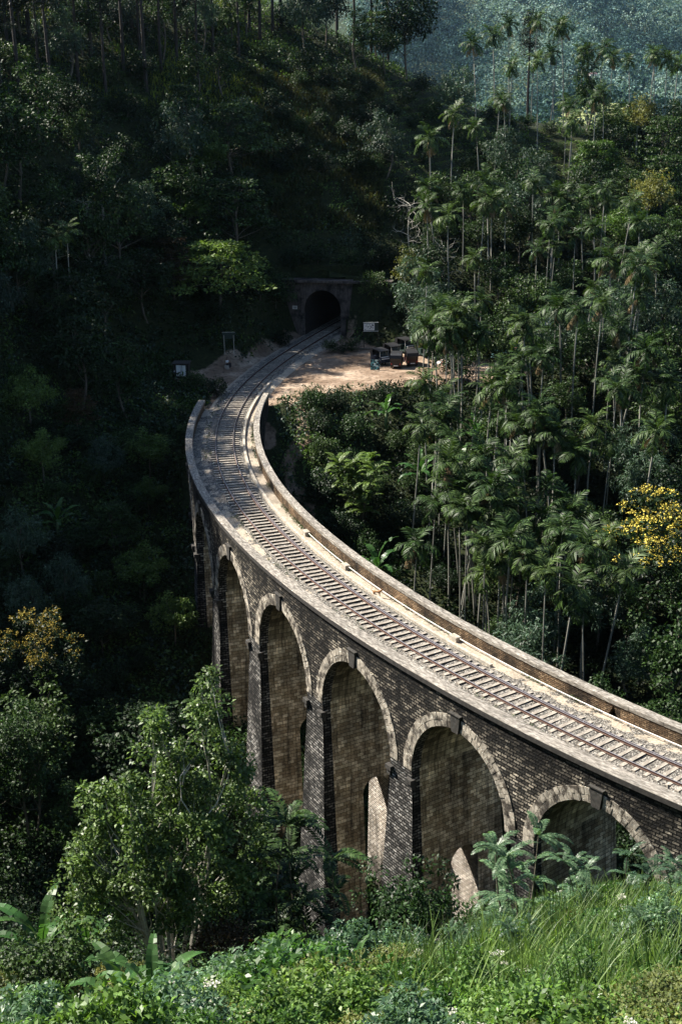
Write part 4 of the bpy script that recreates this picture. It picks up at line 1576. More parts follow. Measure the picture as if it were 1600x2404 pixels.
for cx_, cy_ in [(1040, 790), (1095, 760), (1205, 905), (1270, 1000), (1130, 1170), (1070, 1215), (1370, 745), (1440, 900), (1500, 620), (1180, 1335), (1000, 985), (1330, 1240), (1290, 560), (1420, 500)]:
    for _ in range(4):
        pal.append((cx_ + RNG.normal() * 22, cy_ + RNG.normal() * 30))
for k, (px, py) in enumerate(pal):
    Ht = RNG.uniform(8.5, 12.5)
    Y0 = float(np.interp(py, [60, 150, 260, 450, 600, 750, 870, 1000, 1150, 1300, 1400, 1500], [235, 231, 208, 182, 165, 148, 138, 126, 115, 105, 98, 92]))
    P, g, h = find_Y(px, py, Ht, Y0, 84, 238)
    h = float(np.clip(h, 5.0, 15.0))
    j = int(RNG.integers(0, 5))
    lean = (0.0, 1.2, 0.5, -0.8, 0.2)[j]
    sc = RNG.uniform(0.95, 1.5)
    r = PALMS[j].place((P[0], P[1], g), RNG.uniform(0, 6.28), sc, None, 'palm', None, (RNG.normal() * 0.055, RNG.normal() * 0.055), palm_fit(h / sc, lean))
    qx, qy = to_px((P[0], P[1], g + h))
    PLACED.append((r, float(qx), float(qy), 'slender areca palm'))
for px, py, H in ((125, 575, 11), (152, 560, 12)):
    P, g, h = find_Y(px, py, H, 165)
    r = PALMS[0].place((P[0], P[1], g), 0, 1.0, None, 'palm', None, (0, 0.02), palm_fit(float(np.clip(h, 8, 14)), 0))
    qx, qy = to_px((P[0], P[1], g + h)); PLACED.append((r, float(qx), float(qy), 'slender areca palm'))

# --- named trees seen one by one in the photograph
def named(kind, px, py, H, label, cat='tree', **kw):
    return put(KD[kind], px, py, H, None, cat, label=label, **kw)


named('front_tree', 362, 1600, 16.5, 'large sunlit many-stemmed tree in front of the bridge piers at lower left', Y0=60, lo=58, hi=68, rz=0.1, wide=0.97)
named('yellow_dim', 75, 1440, 9.0, 'yellow-flowering tree at the left edge below the dark slope', Y0=100, lo=88, hi=125)
named('yellow', 1545, 1163, 8.2, 'bright yellow-flowering tree at the right edge of the palm valley', Y0=100, lo=92, hi=112, wide=1.12)
named('layer_light', 505, 555, 8.5, 'spreading tree with flat layers of bright green leaves left of the tunnel', Y0=170, lo=160, hi=178, wide=1.45)
named('layer_rust', 400, 545, 8.0, 'spreading tree with rusty brown leaves beside the bright green layered tree', Y0=172, lo=160, hi=182)
named('layer_mid', 540, 228, 9.5, 'wide tree with sunlit top high above the bright green layered tree', Y0=190, lo=178, hi=215, wide=1.25)
named('dome_light', 470, 300, 8.0, 'pale green sunlit tree below the wide tree on the left hillside', Y0=180, lo=170, hi=205)
named('tall_open', 225, 330, 14.0, 'tall tree with a pale bare lower trunk on the left hillside', Y0=165, lo=150, hi=185)
named('dome_mid0', 180, 250, 9.5, 'rounded tree lit at its top near the upper left palms', Y0=190, lo=175, hi=215)
named('dome_mid1', 20, 220, 12, 'tall dark leafy tree cut by the left edge of the photograph', Y0=180, lo=160, hi=215)
named('layer_light', 1400, 320, 8.5, 'yellow-green spreading tree under the palm row at right', Y0=205, lo=180, hi=225)
named('dome_olive', 1500, 215, 9.5, 'grey-green round tree below the palm row at the right edge', Y0=215, lo=195, hi=238)
named('dome_olive', 1530, 395, 9.0, 'olive tree with dry twigs near the right edge above the palm wood', Y0=190, lo=170, hi=215)
named('dome_light', 1480, 470, 8.5, 'light green tree near the right edge between areca palms', Y0=180, lo=160, hi=205)
named('feather0', 900, 255, 9.0, 'loose blue-green tree at the left end of the tea rows', Y0=185, lo=170, hi=215)
named('feather1', 1185, 290, 9.0, 'blue-green tree standing among the tea rows', Y0=200, lo=180, hi=225)
named('feather0', 1075, 150, 9.5, 'dark drooping tree on the tea ridge under the first palms', Y0=225, lo=210, hi=236)
named('feather1', 1010, 660, 9.0, 'white-glinting tree beside the parked rickshaws', Y0=165, lo=150, hi=176)
named('pine1', 1245, 32, 15.0, 'tall dark conifer rising behind the ridge palms', cat='conifer', Y0=236, lo=225, hi=242)
named('dome_dark0', 955, -40, 14.0, 'big dark tree overhanging the hazy hills at top centre', Y0=228, lo=215, hi=238)
named('pin_lit', 850, 1045, 6.0, 'upright bush with sunlit feathery branches right of the bridge bend', cat='bush', Y0=118, lo=108, hi=130)
named('pin_big', 715, 1935, 6.5, 'feathery-leaved tree below the third pier', Y0=66, lo=58, hi=72)
named('pin_big', 465, 1610, 6.0, 'feathery-leaved tree left of the second pier', Y0=93, lo=85, hi=104)
named('pin_front', 1235, 1850, 3.6, 'leaning feathery sapling in front of the nearest arch', cat='sapling', Y0=47, lo=40, hi=54)
named('pin_front', 1360, 1975, 3.2, 'feathery sapling to the right of the leaning sapling', cat='sapling', Y0=44, lo=38, hi=52)
named('pin_front', 1500, 1965, 3.5, 'feathery sapling under the curved arch ring at the right edge', cat='sapling', Y0=44, lo=38, hi=52)
named('pin_front', 1590, 1985, 3.2, 'feathery sapling cut by the right edge under the bridge', cat='sapling', Y0=43, lo=38, hi=52)
named('front_slim', 40, 1650, 11.0, 'thin open tree below the yellow-flowering tree at left', Y0=82, lo=72, hi=95)
named('dome_mid0', 960, 2035, 4.5, 'round sunlit green bush in front of the fourth arch', cat='bush', Y0=48, lo=44, hi=56)
named('layer_rust', 520, 2075, 3.4, 'brown-leaved bush at the foot of the large sunlit tree', cat='bush', Y0=54, lo=50, hi=60)

for k_, (x_, y_, kn, H_, lab) in enumerate([
        (12.5, 151.0, 'bushy0', 4.2, 'leafy bush hiding the right end of the red earth lot'),
        (16.5, 149.0, 'dome_mid0', 7.0, 'green tree in front of the teal stall'),
        (20.5, 151.0, 'dome_dark1', 7.5, 'dark tree in front of the small red-roofed stall'),
        (24.5, 153.5, 'feather0', 8.0, 'blue-green tree at the far right end of the lot'),
        (10.8, 158.0, 'feather1', 8.5, 'white-glinting leafy tree right of the rickshaws'),
        (13.5, 162.5, 'dome_mid1', 8.0, 'round tree behind the stalls'),
        (9.6, 173.5, 'dome_olive', 7.5, 'olive creeper-covered tree right of the tunnel mouth'),
        (5.6, 178.0, 'bushy1', 3.2, 'dark bush on the bank right of the tunnel mouth'),
        (-7.6, 174.0, 'bushy0', 4.2, 'leafy bush covering the left end of the tunnel wall'),
        (-6.8, 170.2, 'bushy1', 2.2, 'low dark bush on the cutting left of the tunnel mouth'),
        (4.6, 173.6, 'bushy0', 3.4, 'leafy bush covering the right end of the tunnel wall'),
        (-9.5, 171.5, 'bushy1', 3.4, 'dark bush on the bank left of the tunnel mouth'),
        (-5.5, 178.2, 'bushy1', 3.0, 'dark bush overhanging the left of the tunnel wall'),
        (1.5, 177.6, 'bushy0', 2.6, 'leafy bush overhanging the right of the tunnel wall'),
        (-2.4, 178.0, 'bushy1', 2.2, 'dark bush behind the middle of the tunnel wall'),
        (-1.0, 166.6, 'bushy0', 1.7, 'leafy bush at the left end of the green mound beside the lot'),
        (0.4, 165.4, 'bushy1', 1.4, 'low green mound of bushes between the tracks and the lot'),
        (1.7, 167.0, 'bushy0', 1.7, 'lower bright bush beside the green mound'),
        (-14.5, 165.0, 'bushy1', 3.0, 'dark bush at the foot of the rusty spreading tree'),
        (-13.0, 146.5, 'bushy1', 2.2, 'dark bush at the far end of the left parapet'),
        (-15.5, 149.0, 'bushy0', 2.4, 'dark bush below the hut with white sheets')]):
    g_ = float(terrain(np.array([x_]), np.array([y_]))[0])
    KD[kn].place((x_, y_, g_ - 0.15), k_ * 1.7, H_ / KD[kn].H, lab, 'bush' if 'bushy' in kn else 'tree')

for k_, (px_, py_, kn, H_, lab) in enumerate([
        (60, 870, 'dome_light', 6.0, 'shaded round tree at the left edge beside the large banana plant'),
        (175, 905, 'layer_rust', 5.0, 'brownish tree directly below the large banana plant'),
        (95, 1010, 'dome_light', 5.5, 'shaded mid green tree left of the brownish one'),
        (240, 1020, 'feather1', 5.5, 'loose-leaved tree halfway between banana plant and bridge'),
        (345, 1010, 'dome_light', 4.6, 'round tree close to the far end of the left parapet'),
        (45, 1190, 'feather0', 6.0, 'feathery blue-green tree at the left edge near the lone banana plant'),
        (260, 1170, 'layer_mid', 5.0, 'flat-layered tree right of the lone banana plant'),
        (345, 1120, 'dome_light', 4.0, 'small sun-touched bush near the outer curve of the bridge'),
        (150, 1300, 'feather1', 6.0, 'feathery tree below the lone banana plant'),
        (330, 1280, 'dome_light', 5.0, 'shaded tree left of the first slender arch'),
        (230, 1410, 'dome_dark0', 5.5, 'dark round tree right of the left yellow-flowering tree'),
        (405, 1395, 'dome_light', 5.0, 'mid green tree beside the foot of the far piers'),
        (60, 1345, 'feather0', 6.0, 'blue-green feathery tree above the left yellow-flowering tree'),
        (425, 1060, 'pin_lit', 3.0, 'white-glinting sapling touching the outer side of the bridge'),
        (15, 520, 'dome_mid1', 9.0, 'large rounded tree crown at the left edge of the hillside'),
        (110, 400, 'dome_mid0', 9.0, 'large rounded tree above the two left areca palms'),
        (330, 420, 'feather1', 8.0, 'silvery tree on the hillside left of the grassy slope'),
        (440, 440, 'dome_light', 6.0, 'pale sunlit tree above the bright green layered tree')]):
    named(kn, px_, py_, H_, lab, 'tree', lo=88, hi=200, Y0=float(np.interp(py_, [400, 900, 1400], [178, 142, 108])))

# tall trees up the left hillside, whose shade dapples the far part of the deck
for k_, s_ in enumerate(np.arange(56, 100, 3.6)):
    for d_ in (44, 53, 62):
        q_ = trk(s_, 0.0) + d_ * np.array([-math.sin(SUN_AZ), math.cos(SUN_AZ), 0]) + np.array([RNG.normal() * 1.5, RNG.normal() * 1.5, 0])
        g_ = float(terrain(q_[:1], q_[1:2])[0])
        need = d_ * math.tan(SUN_EL) - g_ + RNG.uniform(-1.0, 2.5)
        if 7.5 < need < 19:
            r = KD['tall_open'].place((q_[0], q_[1], g_ - 0.2), RNG.uniform(0, 6.28), need / 13.0, None, 'tree')
            qx, qy = to_px((q_[0], q_[1], g_ + need * 0.8))
            PLACED.append((r, float(qx), float(qy), 'tall open-crowned tree'))
            break

# --- bare trees with pale branches
def bare_tree(px, py, H, label, seed, Y0):
    P, g, h = find_Y(px, py, H, Y0, Y0 - 15, Y0 + 20)
    rng = np.random.default_rng(seed)
    root = empty('bare_tree', (P[0], P[1], g - 0.2), 0, label, 'tree')
    mb = MB()
    tp = limb_pts((0, 0, 0), (rng.normal() * 0.8, 0.3, h), rng, 0.05, 8)
    mb.tube(tp, list(np.linspace(0.13, 0.03, 8)), 7)
    mb.build('trunk', M['bark_pale'], root)
    for q in range(16):
        i = int(rng.integers(2, 8))
        a = rng.random() * 6.28; l_ = rng.uniform(1.2, 3.2)
        e = tp[i] + np.array([l_ * math.cos(a), l_ * math.sin(a), rng.uniform(-0.2, 1.6)])
        m2 = MB()
        lp = limb_pts(tp[i], e, rng, 0.14, 7)
        m2.tube(lp, list(np.linspace(0.045, 0.014, 7)), 5, cap=False)
        for _ in range(5):
            b0 = lp[int(rng.integers(2, 7))]
            m2.tube(limb_pts(b0, b0 + rng.normal(size=3) * 0.7 + np.array([0, 0, 0.2]), rng, 0.2, 4), [0.018, 0.014, 0.010, 0.006], 4, cap=False)
        m2.build('branch', M['bark_pale'], root)


bare_tree(975, 480, 9.0, 'leafless tree with pale tangled branches right above the signboard', 5, 172)
bare_tree(1020, 560, 7.0, 'second pale leafless tree beside the rickshaws', 6, 168)
bare_tree(232, 490, 10, 'bare white-trunked tree on the left hillside', 8, 160)

# --- banana plants
for k, (px, py, H, Y0, lab) in enumerate([
        (215, 775, 5.0, 150, 'large banana plant with arching leaves on the dark left slope'),
        (150, 790, 4.5, 152, 'smaller banana plant behind the large one on the left slope'),
        (130, 1165, 4.5, 120, 'lone banana plant low on the dark left slope'),
        (905, 905, 5.0, 134, 'pale banana plant at the edge of the red earth lot'),
        (985, 1050, 3.5, 122, 'small banana plant right of the sunlit feathery bush'),
        (885, 1180, 4.5, 110, 'banana plant with white-shining leaves behind the parapet'),
        (1115, 960, 5.0, 128, 'banana plant with one upright yellow-green leaf among palm trunks'),
        (1080, 1040, 4.0, 122, 'low banana plant under the palm trunks'),
        (1530, 1090, 5.5, 118, 'dark banana plant above the yellow-flowering tree at right'),
        (190, 2045, 4.4, 50, 'broad-leaved banana plant at lower left'),
        (85, 2065, 4.2, 49, 'banana plant with shining torn leaves at the left edge'),
        (270, 2110, 3.4, 48, 'banana plant with one drooping leaf beside the lower left one'),
        (345, 2180, 2.6, 44, 'small young banana plant in front of the large sunlit tree'),
        (835, 2200, 1.8, 40, 'small banana plant hidden among the foreground shrubs'),
        (95, 700, 5.0, 160, 'dim banana plant under the left hillside palms')]):
    P, g, h = find_Y(px, py, H, Y0, Y0 - 8, Y0 + 12)
    sc = float(np.clip(h, H * 0.7, H * 1.4)) / 3.6
    BANANAS[k % 2].place((P[0], P[1], g), RNG.uniform(0, 6.28), sc, lab, 'banana plant', 'banana plants')

# --- pines on the crest
pine_px = [(5, 250), (45, 215), (92, 190), (120, 240), (150, 120), (185, 200), (215, 150), (250, 235), (290, 170), (330, 140), (345, 225), (380, 180), (415, 150), (440, 110), (465, 190), (500, 130), (530, 95), (560, 130), (585, 80), (610, 105), (640, 90), (660, 70), (700, 60), (745, 40), (790, 60), (830, 30), (20, 130), (70, 100), (240, 90), (310, 80), (870, 20), (910, 25)]
for k, (px, pb) in enumerate(pine_px):
    Ys = np.arange(165, 262, 1.5)
    P = np.array([at_depth(px, pb, Y) for Y in Ys])
    g = terrain(P[:, 0], P[:, 1])
    below = np.where(P[:, 2] < g + 0.2)[0]
    i = int(below[0]) if len(below) else int(np.argmin(np.abs(P[:, 2] - g)))
    x_, y_, z_ = P[i][0], P[i][1], g[i]
    sc = RNG.uniform(0.85, 1.15)
    r = KD['pine%d' % (k % 2)].place((x_, y_, z_), RNG.uniform(0, 6.28), sc, None, 'pine')
    PLACED.append((r, px, pb, 'tall dark pine'))

# --- filling woods
occ = [(o.location.x, o.location.y) for o, *_ in PLACED]
kinds_l = ['dome_dark0', 'dome_dark1', 'dome_mid0', 'dome_mid1', 'bushy0', 'bushy1', 'feather0', 'layer_mid', 'slim']
cand = []
for _ in range(9000):
    Y = RNG.uniform(88, 236)
    X = RNG.uniform(-0.30 * Y, 0.29 * Y)
    cand.append((X, Y))
cand = np.array(cand)
cz = terrain(cand[:, 0], cand[:, 1])
cS, cO = to_trk(cand[:, 0], cand[:, 1])
cL = poly_dist(LOT, cand[:, 0], cand[:, 1])
cpx, cpy = to_px(np.c_[cand, cz])
acc = []
for i in range(len(cand)):
    X, Y = cand[i]
    if (-6 < cS[i] < 98 and abs(cO[i]) < 8.5) or (cS[i] >= 98 and cS[i] < S_PORT + 1 and abs(cO[i]) < 7.5): continue
    if cS[i] > S_PORT - 2 and cS[i] < S_PORT + 14 and abs(cO[i]) < 9: continue
    if cL[i] < 3.0: continue
    left = X < -8 or (Y > 175 and X < 0)
    lot_front = (X > -6 and X < 14 and 108 < Y < 149)
    grass = 580 < cpx[i] < 880 and 190 < cpy[i] < 520
    tea = 860 < cpx[i] < 1330 and 185 < cpy[i] < 470
    gap = (-24 < X < -11 and 141 < Y < 160)
    if gap: continue
    p = 1.0
    if grass: p = 0.6
    if tea: p = 0.22
    if not left and not grass and not tea: p = 0.65
    if left and Y < 150: p = 0.7
    if RNG.random() > p: continue
    small = lot_front or (left and 98 < Y < 135) or grass or tea
    ms = 2.6 if small else 4.2 + (Y - 90) * 0.008
    if acc and min((X - a) ** 2 + (Y - b_) ** 2 for a, b_, _ in acc) < ms ** 2: continue
    if not left and occ and min((X - a) ** 2 + (Y - b_) ** 2 for a, b_ in occ) < 1.2 ** 2: continue
    acc.append((X, Y, small))
    if len(acc) >= 345: break
for X, Y, small in acc:
    left = X < -8 or Y > 205
    if small: kn = random.choice(['bushy0', 'bushy1', 'bushy1']); sc = RNG.uniform(0.5, 0.85)
    elif left: kn = random.choice(kinds_l); sc = RNG.uniform(0.75, 1.2)
    else: kn = random.choice(['dome_mid0', 'dome_mid1', 'layer_mid', 'dome_dark0', 'slim', 'feather0', 'dome_dark1', 'dome_mid1', 'bushy0']); sc = RNG.uniform(0.65, 1.05)
    g = float(terrain(np.array([X]), np.array([Y]))[0])
    r = KD[kn].place((X, Y, g - 0.15), RNG.uniform(0, 6.28), (sc * RNG.uniform(0.9, 1.15), sc, sc * RNG.uniform(0.9, 1.1)), None, 'bush' if 'bushy' in kn else 'tree')
    qx, qy = to_px((X, Y, g + KD[kn].H * sc * 0.7))
    noun = {'bush': 'leafy bush', 'tree': 'leafy tree'}[r['category']]
    if 'dark' in kn: noun = 'dark round tree'
    if 'mid' in kn: noun = 'mid green round tree'
    if 'light' in kn: noun = 'light green tree'
    if 'feather' in kn: noun = 'blue-green loose tree'
    if 'layer' in kn: noun = 'wide spreading tree'
    if 'slim' in kn: noun = 'narrow upright tree'
    PLACED.append((r, float(qx), float(qy), noun))

# --- foreground shrubs on the photographer's hill
fg = []
for _ in range(6000):
    Y = RNG.uniform(9, 62); X = RNG.uniform(-0.33 * Y - 1, 0.33 * Y + 1)
    g = float(terrain(np.array([X]), np.array([Y]))[0])
    px, py = to_px((X, Y, g + 1.6))
    if py < 2000 and px > 640: continue
    if py < 1850: continue
    S_, O_ = to_trk([X], [Y])
    if abs(O_[0]) < 5.5 and S_[0] > -10: continue
    ms = 1.5 + Y * 0.012
    if fg and min((X - a[0]) ** 2 + (Y - a[1]) ** 2 for a in fg) < ms ** 2: continue
    fg.append((X, Y, g, px, py))
fg = [f_ for f_ in fg if f_[4] < 2520 and f_[3] > -120 and f_[3] < 1720]
fg = [fg[i_] for i_ in RNG.permutation(len(fg))][:270]
for X, Y, g, px, py in fg:
    near = Y < 20
    q = fbm(np.array([X]), np.array([Y]), 7, 2, 2.0)[0]
    if False:
        continue
    k = int(np.clip(round((q + 0.5) * 4 + RNG.normal() * 1.0), 0, 4))
    sc = RNG.uniform(0.6, 1.0)
    if near: k = (1, 3)[k % 2]; sc *= 0.7
    if px < 420 and 30 < Y < 50: sc *= 0.7
    elif Y > 27 and px < 950: sc *= 1.45 if Y < 45 else 1.25
    r = SH[k].place((X, Y, g - 0.1), RNG.uniform(0, 6.28), (sc * RNG.uniform(0.9, 1.3), sc, sc * RNG.uniform(0.8, 1.15)), None, 'shrub')
    noun = ['fresh green shrub', 'fine-leaved olive shrub', 'broad-leaved green shrub', 'white-flowered shrub', 'bluish green shrub'][k]
    PLACED.append((r, float(px), float(py), noun + '|fg'))

# --- taller plants rising out of the foreground: feathery saplings and broad-leaved herbs
for px_, Y_, kn, H_, noun_ in [(150, 40, 'pin_front', 2.6, 'feathery sapling'), (520, 38, 'pin_front', 3.0, 'feathery sapling'), (650, 44, 'pin_front', 3.0, 'feathery sapling'), (760, 34, 'pin_front', 2.4, 'feathery sapling'),
                               (900, 46, 'pin_front', 2.6, 'feathery sapling'), (1040, 40, 'pin_front', 2.2, 'feathery sapling'), (1170, 36, 'pin_front', 2.4, 'feathery sapling'), (1440, 34, 'pin_front', 2.8, 'feathery sapling'),
                               (1560, 38, 'pin_front', 3.0, 'feathery sapling'), (1300, 30, 'pin_front', 1.8, 'feathery sapling'), (560, 29, 'pin_front', 1.9, 'feathery sapling'), (330, 31, 'pin_front', 2.0, 'feathery sapling'),
                               (470, 50, 'bushy0', 3.4, 'leafy bush'), (660, 54, 'bushy0', 3.6, 'leafy bush'), (850, 55, 'bushy0', 3.2, 'leafy bush'), (330, 52, 'bushy1', 3.0, 'leafy bush'), (60, 56, 'bushy0', 4.0, 'leafy bush'), (1120, 50, 'bushy0', 2.6, 'leafy bush')]:
    X_ = (px_ - 800) / FPX * math.hypot(Y_, 30) * 1.0
    g_ = float(terrain(np.array([X_]), np.array([float(Y_)]))[0])
    r = KD[kn].place((X_, Y_, g_ - 0.1), RNG.uniform(0, 6.28), H_ / KD[kn].H, None, 'sapling' if 'pin' in kn else 'bush')
    qx, qy = to_px((X_, Y_, g_ + H_ * 0.7))
    PLACED.append((r, float(qx), float(qy), noun_ + '|fg'))

# --- labels: every repeat is singled out by its look, its patch of the picture and its place in the row
from collections import defaultdict
cells = defaultdict(list)
for r, px, py, noun in PLACED:
    if noun.endswith('|fg'):
        noun = noun[:-3]
        cell = ('at the bottom edge' if py > 2270 else 'in the middle of the foreground' if py > 2130 else 'along the top of the foreground')
        cell = cell + (' at left' if px < 500 else ' at centre' if px < 1000 else ' at right')
        grp = {'feathery sapling': 'feathery saplings on the foreground hill', 'leafy bush': 'bushes on the foreground hill'}.get(noun, 'shrubs on the foreground hill')
    else:
        cell = zone_of(px, py)
        grp = noun.replace('tree', 'trees').replace('palm', 'palms').replace('bush', 'bushes').replace('pine', 'pines')
    cells[(noun, cell)].append((px, r, grp))
for (noun, cell), lst in cells.items():
    lst.sort(key=lambda a: a[0])
    n = len(lst)
    for i, (px, r, grp) in enumerate(lst):
        if n == 1: lab = '%s %s' % (noun, cell)
        elif i == n - 1: lab = 'rightmost %s %s' % (noun, cell)
        elif i == 0: lab = 'leftmost %s %s' % (noun, cell)
        else: lab = '%s %s, %s from the left' % (noun, cell, ORD[i])
        r['label'] = lab
        r['group'] = grp

# ------------------------------------------------------------------ ground cover (uncountable)
def in_view(X, Y, Z, m=60):
    px, py = to_px(np.stack([X, Y, Z], -1))
    return (px > -m) & (px < 1600 + m) & (py > -m) & (py < 2404 + m)


def cover(name, n, xr, yr, rad, per, L, W, mats, keep, up=0.5, seed=0, hgt=0.5, label='', cat='ground cover'):
    rng = np.random.default_rng(seed)
    X = rng.uniform(xr[0], xr[1], n); Y = rng.uniform(yr[0] ** 1.0, yr[1], n)
    X = X * (Y / yr[1]) if xr[0] < 0 and yr[1] > 60 else X
    g = terrain(X, Y)
    ok = in_view(X, Y, g, 90)
    X, Y, g = X[ok], Y[ok], g[ok]
    S, O = to_trk(X, Y)
    px, py = to_px(np.stack([X, Y, g], -1))
    ok = keep(X, Y, S, O, px, py, rng)
    X, Y, g = X[ok], Y[ok], g[ok]
    m = len(X)
    r_ = rad * rng.uniform(0.5, 1.5, (m, 1))
    V, F = lobe_leaves(rng, np.stack([X, Y, g + r_[:, 0] * hgt], 1), r_, per, L, W, 0.8, 0.3, 0.05, up)
    q = fbm(X, Y, 9, 2, 8.0) + rng.normal(size=m) * 0.22
    if name == 'undergrowth': q = np.where((X > 3) & (Y < 200), -0.6, np.maximum(q, -0.2))  # shade put into leaf colour: near-black between right-hand palms, lighter on the left
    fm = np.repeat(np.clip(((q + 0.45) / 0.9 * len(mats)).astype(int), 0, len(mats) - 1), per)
    o = mesh_np(name, V, F, mats, fmat=fm)
    tag(o, label, cat, kind='stuff')
    return o


def keep_mid(X, Y, S, O, px, py, rng):
    br = (S > -8) & (S < 99) & (np.abs(O) < 4.6)
    br = br & (terrain(X, Y) > -7.5)
    tr = (S >= 96) & (S < S_PORT + 0.6) & (np.abs(O) < 3.6 + fbm(X, Y, 2.0, 2) * 0.9)
    po = (S > S_PORT - 1) & (S < S_PORT + 2.2) & (np.abs(O) < 9)
    lot = poly_dist(LOT, X, Y) < 0.4 + fbm(X, Y, 2.5, 2) * 1.2
    pl = (X > -17.0) & (X < -9) & (Y > 152.5) & (Y < 161)
    grass = (px > 590) & (px < 890) & (py > 200) & (py < 520) & (Y > 180)
    tea = (px > 850) & (px < 1400) & (py > 180) & (py < 470) & (Y > 185)
    return ~(br | tr | po | lot | pl) & ~(tea & (rng.random(len(X)) < 0.8)) & ~(grass & (rng.random(len(X)) < 0.35))


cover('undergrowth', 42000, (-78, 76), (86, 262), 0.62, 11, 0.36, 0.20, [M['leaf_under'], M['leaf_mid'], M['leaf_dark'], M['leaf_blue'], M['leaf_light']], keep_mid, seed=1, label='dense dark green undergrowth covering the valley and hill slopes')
cover('gorge_undergrowth', 13000, (-30, 26), (60, 90), 0.6, 14, 0.28, 0.15, [M['leaf_dark'], M['leaf_mid'], M['leaf_dark']], keep_mid, seed=2, label='thick low undergrowth at the foot of the bridge piers')
cover('foreground_cover', 9000, (-19.5, 19.5), (8, 62), 0.36, 34, 0.105, 0.058, [M['leaf_front'], M['leaf_fmid'], M['leaf_olive'], M['leaf_front']], lambda X, Y, S, O, px, py, rng: np.abs(O) > 4.5, seed=3, hgt=0.9, label='fine leafy ground cover filling the sunlit foreground hill')


def blades(name, X, Y, g, H, W, mat, seed, label, lean=0.5, seg=4):
    rng = np.random.default_rng(seed)
    n = len(X)
    a = rng.random(n) * 6.283
    h = np.stack([np.cos(a), np.sin(a), np.zeros(n)], 1)
    sd = np.stack([-np.sin(a), np.cos(a), np.zeros(n)], 1)
    Hh = H * rng.uniform(0.5, 1.2, n); ln = lean * rng.uniform(0.2, 1.3, n)
    P0 = np.stack([X, Y, g - 0.05], 1)
    rows = []
    for k in range(seg + 1):
        t = k / seg
        p = P0 + np.array([0, 0, 1]) * (Hh * (t - 0.35 * ln * t ** 2.6))[:, None] + h * (Hh * ln * t ** 2)[:, None]
        w_ = (W * (1 - t) ** 0.7 + 0.002)
        rows += [p - sd * w_ / 2, p + sd * w_ / 2]
    V = np.stack(rows, 1).reshape(-1, 3)
    k2 = 2 * (seg + 1)
    b = (np.arange(n) * k2)[:, None, None]
    q = np.array([[2 * k, 2 * k + 1, 2 * k + 3, 2 * k + 2] for k in range(seg)])[None]
    F = (b + q).reshape(-1, 4)
    o = mesh_np(name, V, F, mat)
    tag(o, label, 'grass', kind='stuff')


rng = np.random.default_rng(9)
# tall reeds in the right foreground: clumps
cx = rng.uniform(1, 19, 700); cy = rng.uniform(26, 54, 700)
cg = terrain(cx, cy); cpx2, cpy2 = to_px(np.stack([cx, cy, cg + 1.0], -1))
ok = (cpx2 > 900) & (cpx2 < 1680) & (cpy2 > 2060) & (cpy2 < 2360) & (fbm(cx, cy, 4, 2, 3.0) > -0.05)
cx, cy = cx[ok], cy[ok]
X = np.repeat(cx, 26) + rng.normal(size=len(cx) * 26) * 0.16
Y = np.repeat(cy, 26) + rng.normal(size=len(cx) * 26) * 0.16
blades('tall_grass', X, Y, terrain(X, Y), 2.2, 0.055, M['grass_front'], 1, 'tall arching grass clumps in the right foreground', 0.5, 5)
# rough grass on the hill above the tunnel and sunlit patches on the crest
X = rng.uniform(-16, 10, 90000); Y = rng.uniform(180, 240, 90000); g = terrain(X, Y)
qx, qy = to_px(np.stack([X, Y, g], -1))
ok = (qx > 570) & (qx < 900) & (qy > 170) & (qy < 540) & (fbm(X, Y, 4, 2) > -0.35)
blades('hill_grass', X[ok], Y[ok], g[ok], 1.1, 0.09, M['grass_olive'], 2, 'rough brownish grass on the hill above the tunnel', 0.6, 3)
X = rng.uniform(-60, 0, 60000); Y = rng.uniform(190, 262, 60000); g = terrain(X, Y)
qx, qy = to_px(np.stack([X, Y, g], -1))
ok = (qx > -60) & (qx < 620) & (qy > 0) & (qy < 250) & (fbm(X, Y, 9, 2, 6.0) > 0.02)
blades('crest_grass', X[ok], Y[ok], g[ok], 1.0, 0.12, M['grass_lit'], 3, 'yellow-green grass between the pine trunks on the crest', 0.6, 3)
X = rng.uniform(-26, -6, 14000); Y = rng.uniform(120, 156, 14000); g = terrain(X, Y)
S_, O_ = to_trk(X, Y)
ok = (O_ < -4.5) & ~((X > -20) & (Y > 152)) & (fbm(X, Y, 4, 2) > -0.1)
blades('bank_grass', X[ok], Y[ok], g[ok], 0.9, 0.06, M['leaf_mid'], 4, 'dark grass on the bank beside the far bridge end', 0.7, 3)

# tea bushes in contour rows on the ridge
cs = []
lev = 0
for z0 in np.arange(3.0, 30.0, 0.85):
    Xs = np.arange(-2, 52, 0.45)
    Ys = np.arange(186, 243, 0.5)
    XX, YY = np.meshgrid(Xs, Ys)
    if lev == 0:
        GZ = terrain(XX, YY); lev = 1
    for i in range(len(Xs)):
        col = GZ[:, i]
        idx = np.where((col[:-1] < z0) & (col[1:] >= z0))[0]
        for j in idx[:1]:
            cs.append((Xs[i] + rng.normal() * 0.06, Ys[j] + 0.5 * (z0 - col[j]) / (col[j + 1] - col[j] + 1e-6), z0 + 0.15))
cs = np.array(cs)
qx, qy = to_px(cs)
ok = (qx > 850) & (qx < 1420) & (qy > 165) & (qy < 480) & (rng.random(len(cs)) < 0.93)
cs = cs[ok]
V, F = lobe_leaves(rng, cs, np.full((len(cs), 1), 0.42), 16, 0.20, 0.13, 0.62, 0.5, 0.0, 0.5)
tag(mesh_np('tea_bushes', V, F, M['leaf_light']), 'rows of clipped tea bushes following the contours of the ridge', 'tea bushes', kind='stuff')

# ================================================================== FAR HILLS
KF = 1.9


